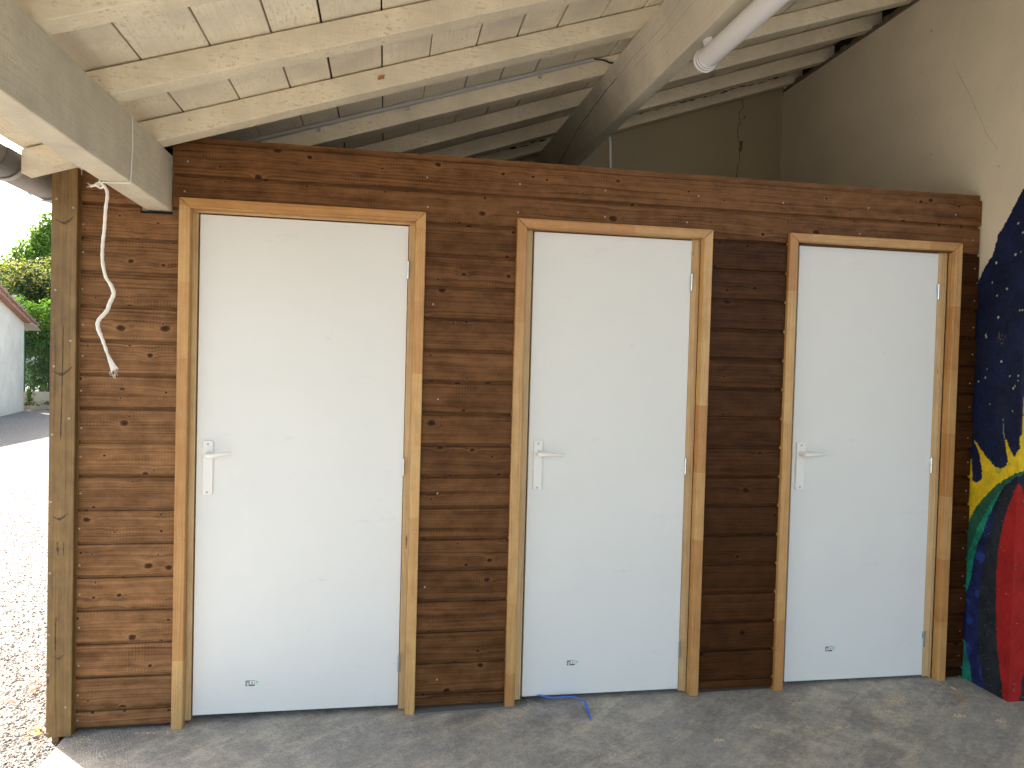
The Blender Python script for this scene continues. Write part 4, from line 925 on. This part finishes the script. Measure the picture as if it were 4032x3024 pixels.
def trunk(parent, x, y, z0, h, r0, seed, nb=6):
    r = random.Random(seed); m = MB(); p = [(x + .08*math.sin(i*1.1+seed), y + .06*math.cos(i*1.7), z0 + h*i/6) for i in range(7)]
    m.tube(p, [r0*(1-.12*i) for i in range(7)], 9)
    for i in range(nb):
        k = 2 + int(r.random()*4); a = Vector(p[k]); w = r.random()*6.28; L_ = h*.35*(.6+.6*r.random())
        m.tube([a, a + Vector((math.cos(w)*L_*.5, math.sin(w)*L_*.5, L_*.35)), a + Vector((math.cos(w)*L_*.9, math.sin(w)*L_*.9, L_*.9))], [r0*.42, r0*.28, r0*.1], 6)
    m.build('trunk', M_bark, parent)
M_l1 = m_leaf('hedge_leaves', (0.030, 0.085, 0.016), (0.13, 0.22, 0.035)); M_l1b = m_leaf('fresh_hedge_leaves', (0.06, 0.16, 0.02), (0.15, 0.28, 0.04), .45)
M_l2 = m_leaf('shrub_dark_leaves', (0.016, 0.045, 0.016), (0.045, 0.10, 0.030), .25); M_l2b = m_leaf('shrub_blossom', (0.20, 0.22, 0.06), (0.36, 0.34, 0.12), .35)
M_l3 = m_leaf('bright_leaves', (0.08, 0.18, 0.025), (0.19, 0.31, 0.06), .45); M_l4 = m_leaf('far_leaves', (0.10, 0.13, 0.10), (0.17, 0.20, 0.15), .2)
def hedge(cx, w, label, seed, h=2.15, top=3.1):
    t = thing('hedge', label, 'hedge', (cx, 21.3, -0.1), 'hedge plants above the low wall')
    bl = []
    r = random.Random(seed)
    for i in range(int(w*7)):
        bl.append((cx - w/2 + w*r.random(), 21.15 + .35*r.random(), .5 + 1.9*r.random(), .42, .35, .40))
    foliage('foliage', bl, int(10500*w/3), .055, M_l1, t, seed)
    tp = [(cx - w/2 + w*(i+.5)/(w*4.0), 21.25 + .3*r.random(), 2.50 + .28*r.random(), .30, .30, .42) for i in range(int(w*4.0))]
    foliage('young_shoots', tp, int(3400*w/3), .060, M_l1b, t, seed+50)
    m = MB()
    for i in range(int(w*2)): x_ = cx - w/2 + w*r.random(); m.tube([(x_, 21.3, -.15), (x_+.1*r.random(), 21.25, 1.4), (x_+.2*(r.random()-.5), 21.3, 2.8)], [.03, .02, .006], 6)
    m.build('stems', M_bark, t)
hedge(-11.0, 4.6, 'leafy green hedge behind the low wall, seen left of the corner post', 41)
hedge(-6.2, 4.6, 'leafy green hedge behind the low wall, hidden mostly behind the cabin', 42)
sh = thing('flowering_shrub', 'rounded shrub with yellowish blossom behind the hedge', 'shrub', (-11.6, 24.2, -0.1))
bl = lumps(-10.5, 24.0, 2.9, 2.45, 1.7, 2.2, 48, 5, .30)
foliage('foliage', bl, 15000, .085, M_l2, sh, 7)
foliage('blossom', [(b[0], b[1]-.1, b[2]+.18, b[3]*.95, b[4]*.95, b[5]*.85) for b in bl if b[2] > 2.7], 10500, .055, M_l2b, sh, 8)
trunk(sh, -11.4, 24.2, -.15, 3.0, .12, 2)
tr = thing('tree', 'bright green tree rising above the flowering shrub', 'tree', (-9.6, 26.4, -0.1))
bl = [(x-1.25, y, z+.35, a*.95, b, c) for x, y, z, a, b, c in [(-12.3,26.4,4.1,.7,.6,.55),(-11.6,26.4,4.7,.6,.6,.6),(-11.3,26.4,5.4,.35,.4,.5),(-11.0,26.4,5.95,.25,.3,.45),(-10.6,26.4,5.2,.6,.6,.8),(-10.2,26.3,4.4,.8,.7,.7),(-9.4,26.4,5.4,.9,.8,.9),(-8.8,26.4,4.3,1.2,1,1.0),(-9.0,26.4,6.3,.6,.6,.7),(-9.8,26.4,3.6,1.3,1,.8)]]
bl += [(-13.3,26.4,4.2,.5,.5,.6),(-12.9,26.4,4.9,.45,.5,.6),(-12.4,26.4,5.6,.4,.4,.55),(-12.15,26.4,6.1,.3,.3,.4),(-12.0,26.4,5.3,.6,.6,.8)]
foliage('crown', bl, 17000, .075, M_l3, tr, 17)
trunk(tr, -9.6, 26.4, -.15, 4.2, .14, 4, 8)
ft = thing('tree', 'hazy grey-green tree far behind the red chimney', 'tree', (-34, 60, -0.1))
foliage('crown', lumps(-31.0, 60, 6.0, 3.6, 3.5, 3.0, 26, 8, .4), 6500, .28, M_l4, ft, 21); trunk(ft, -31, 60, -.15, 5.5, .3, 9)
hs = thing('house', 'pale house with a red chimney glimpsed beyond the outbuilding roof', 'house', (-24.5, 42, -0.1))
m = MB(); m.box(-29.5, -20.7, 42, 50, -.3, 5.0); m.build('wall', m_rough('far_house_render', (0.60, 0.54, 0.50), (0.5, 0.45, 0.4)), hs)
m = MB(); m.extrude([(41.6,5.0),(46,6.0),(50.4,5.0),(50.4,4.92),(41.6,4.92)], 'x', -29.7, -20.6); hr = m.build('roof', M_tile2, hs)
m = MB(); m.box(-21.25, -20.85, 42.3, 42.9, 5.05, 6.2); m.box(-21.3, -20.8, 42.25, 42.95, 6.2, 6.32); m.build('chimney', plain('red_chimney', (0.62, 0.13, 0.07), 0.8, var=0.15), hr)
# ivy on the outbuilding's corner and weeds at the wall foot
iv = foliage('ivy', [(-9.93,19.75,.1,.10,.10,.28),(-9.90,19.8,.35,.09,.09,.22),(-9.85,19.75,-.02,.2,.15,.12)], 420, .035, M_l1, None, 31); tag(iv, 'strand of ivy climbing the corner of the outbuilding', 'ivy')
gw = foliage('weeds', [(-9.3,20.25,.03,.55,.18,.09),(-8.4,20.3,.03,.6,.15,.08),(-10.9,20.3,.02,.5,.12,.07)], 900, .035, M_l1, None, 32); tag(gw, 'low green weeds growing at the foot of the low wall', 'weeds', kind='stuff')
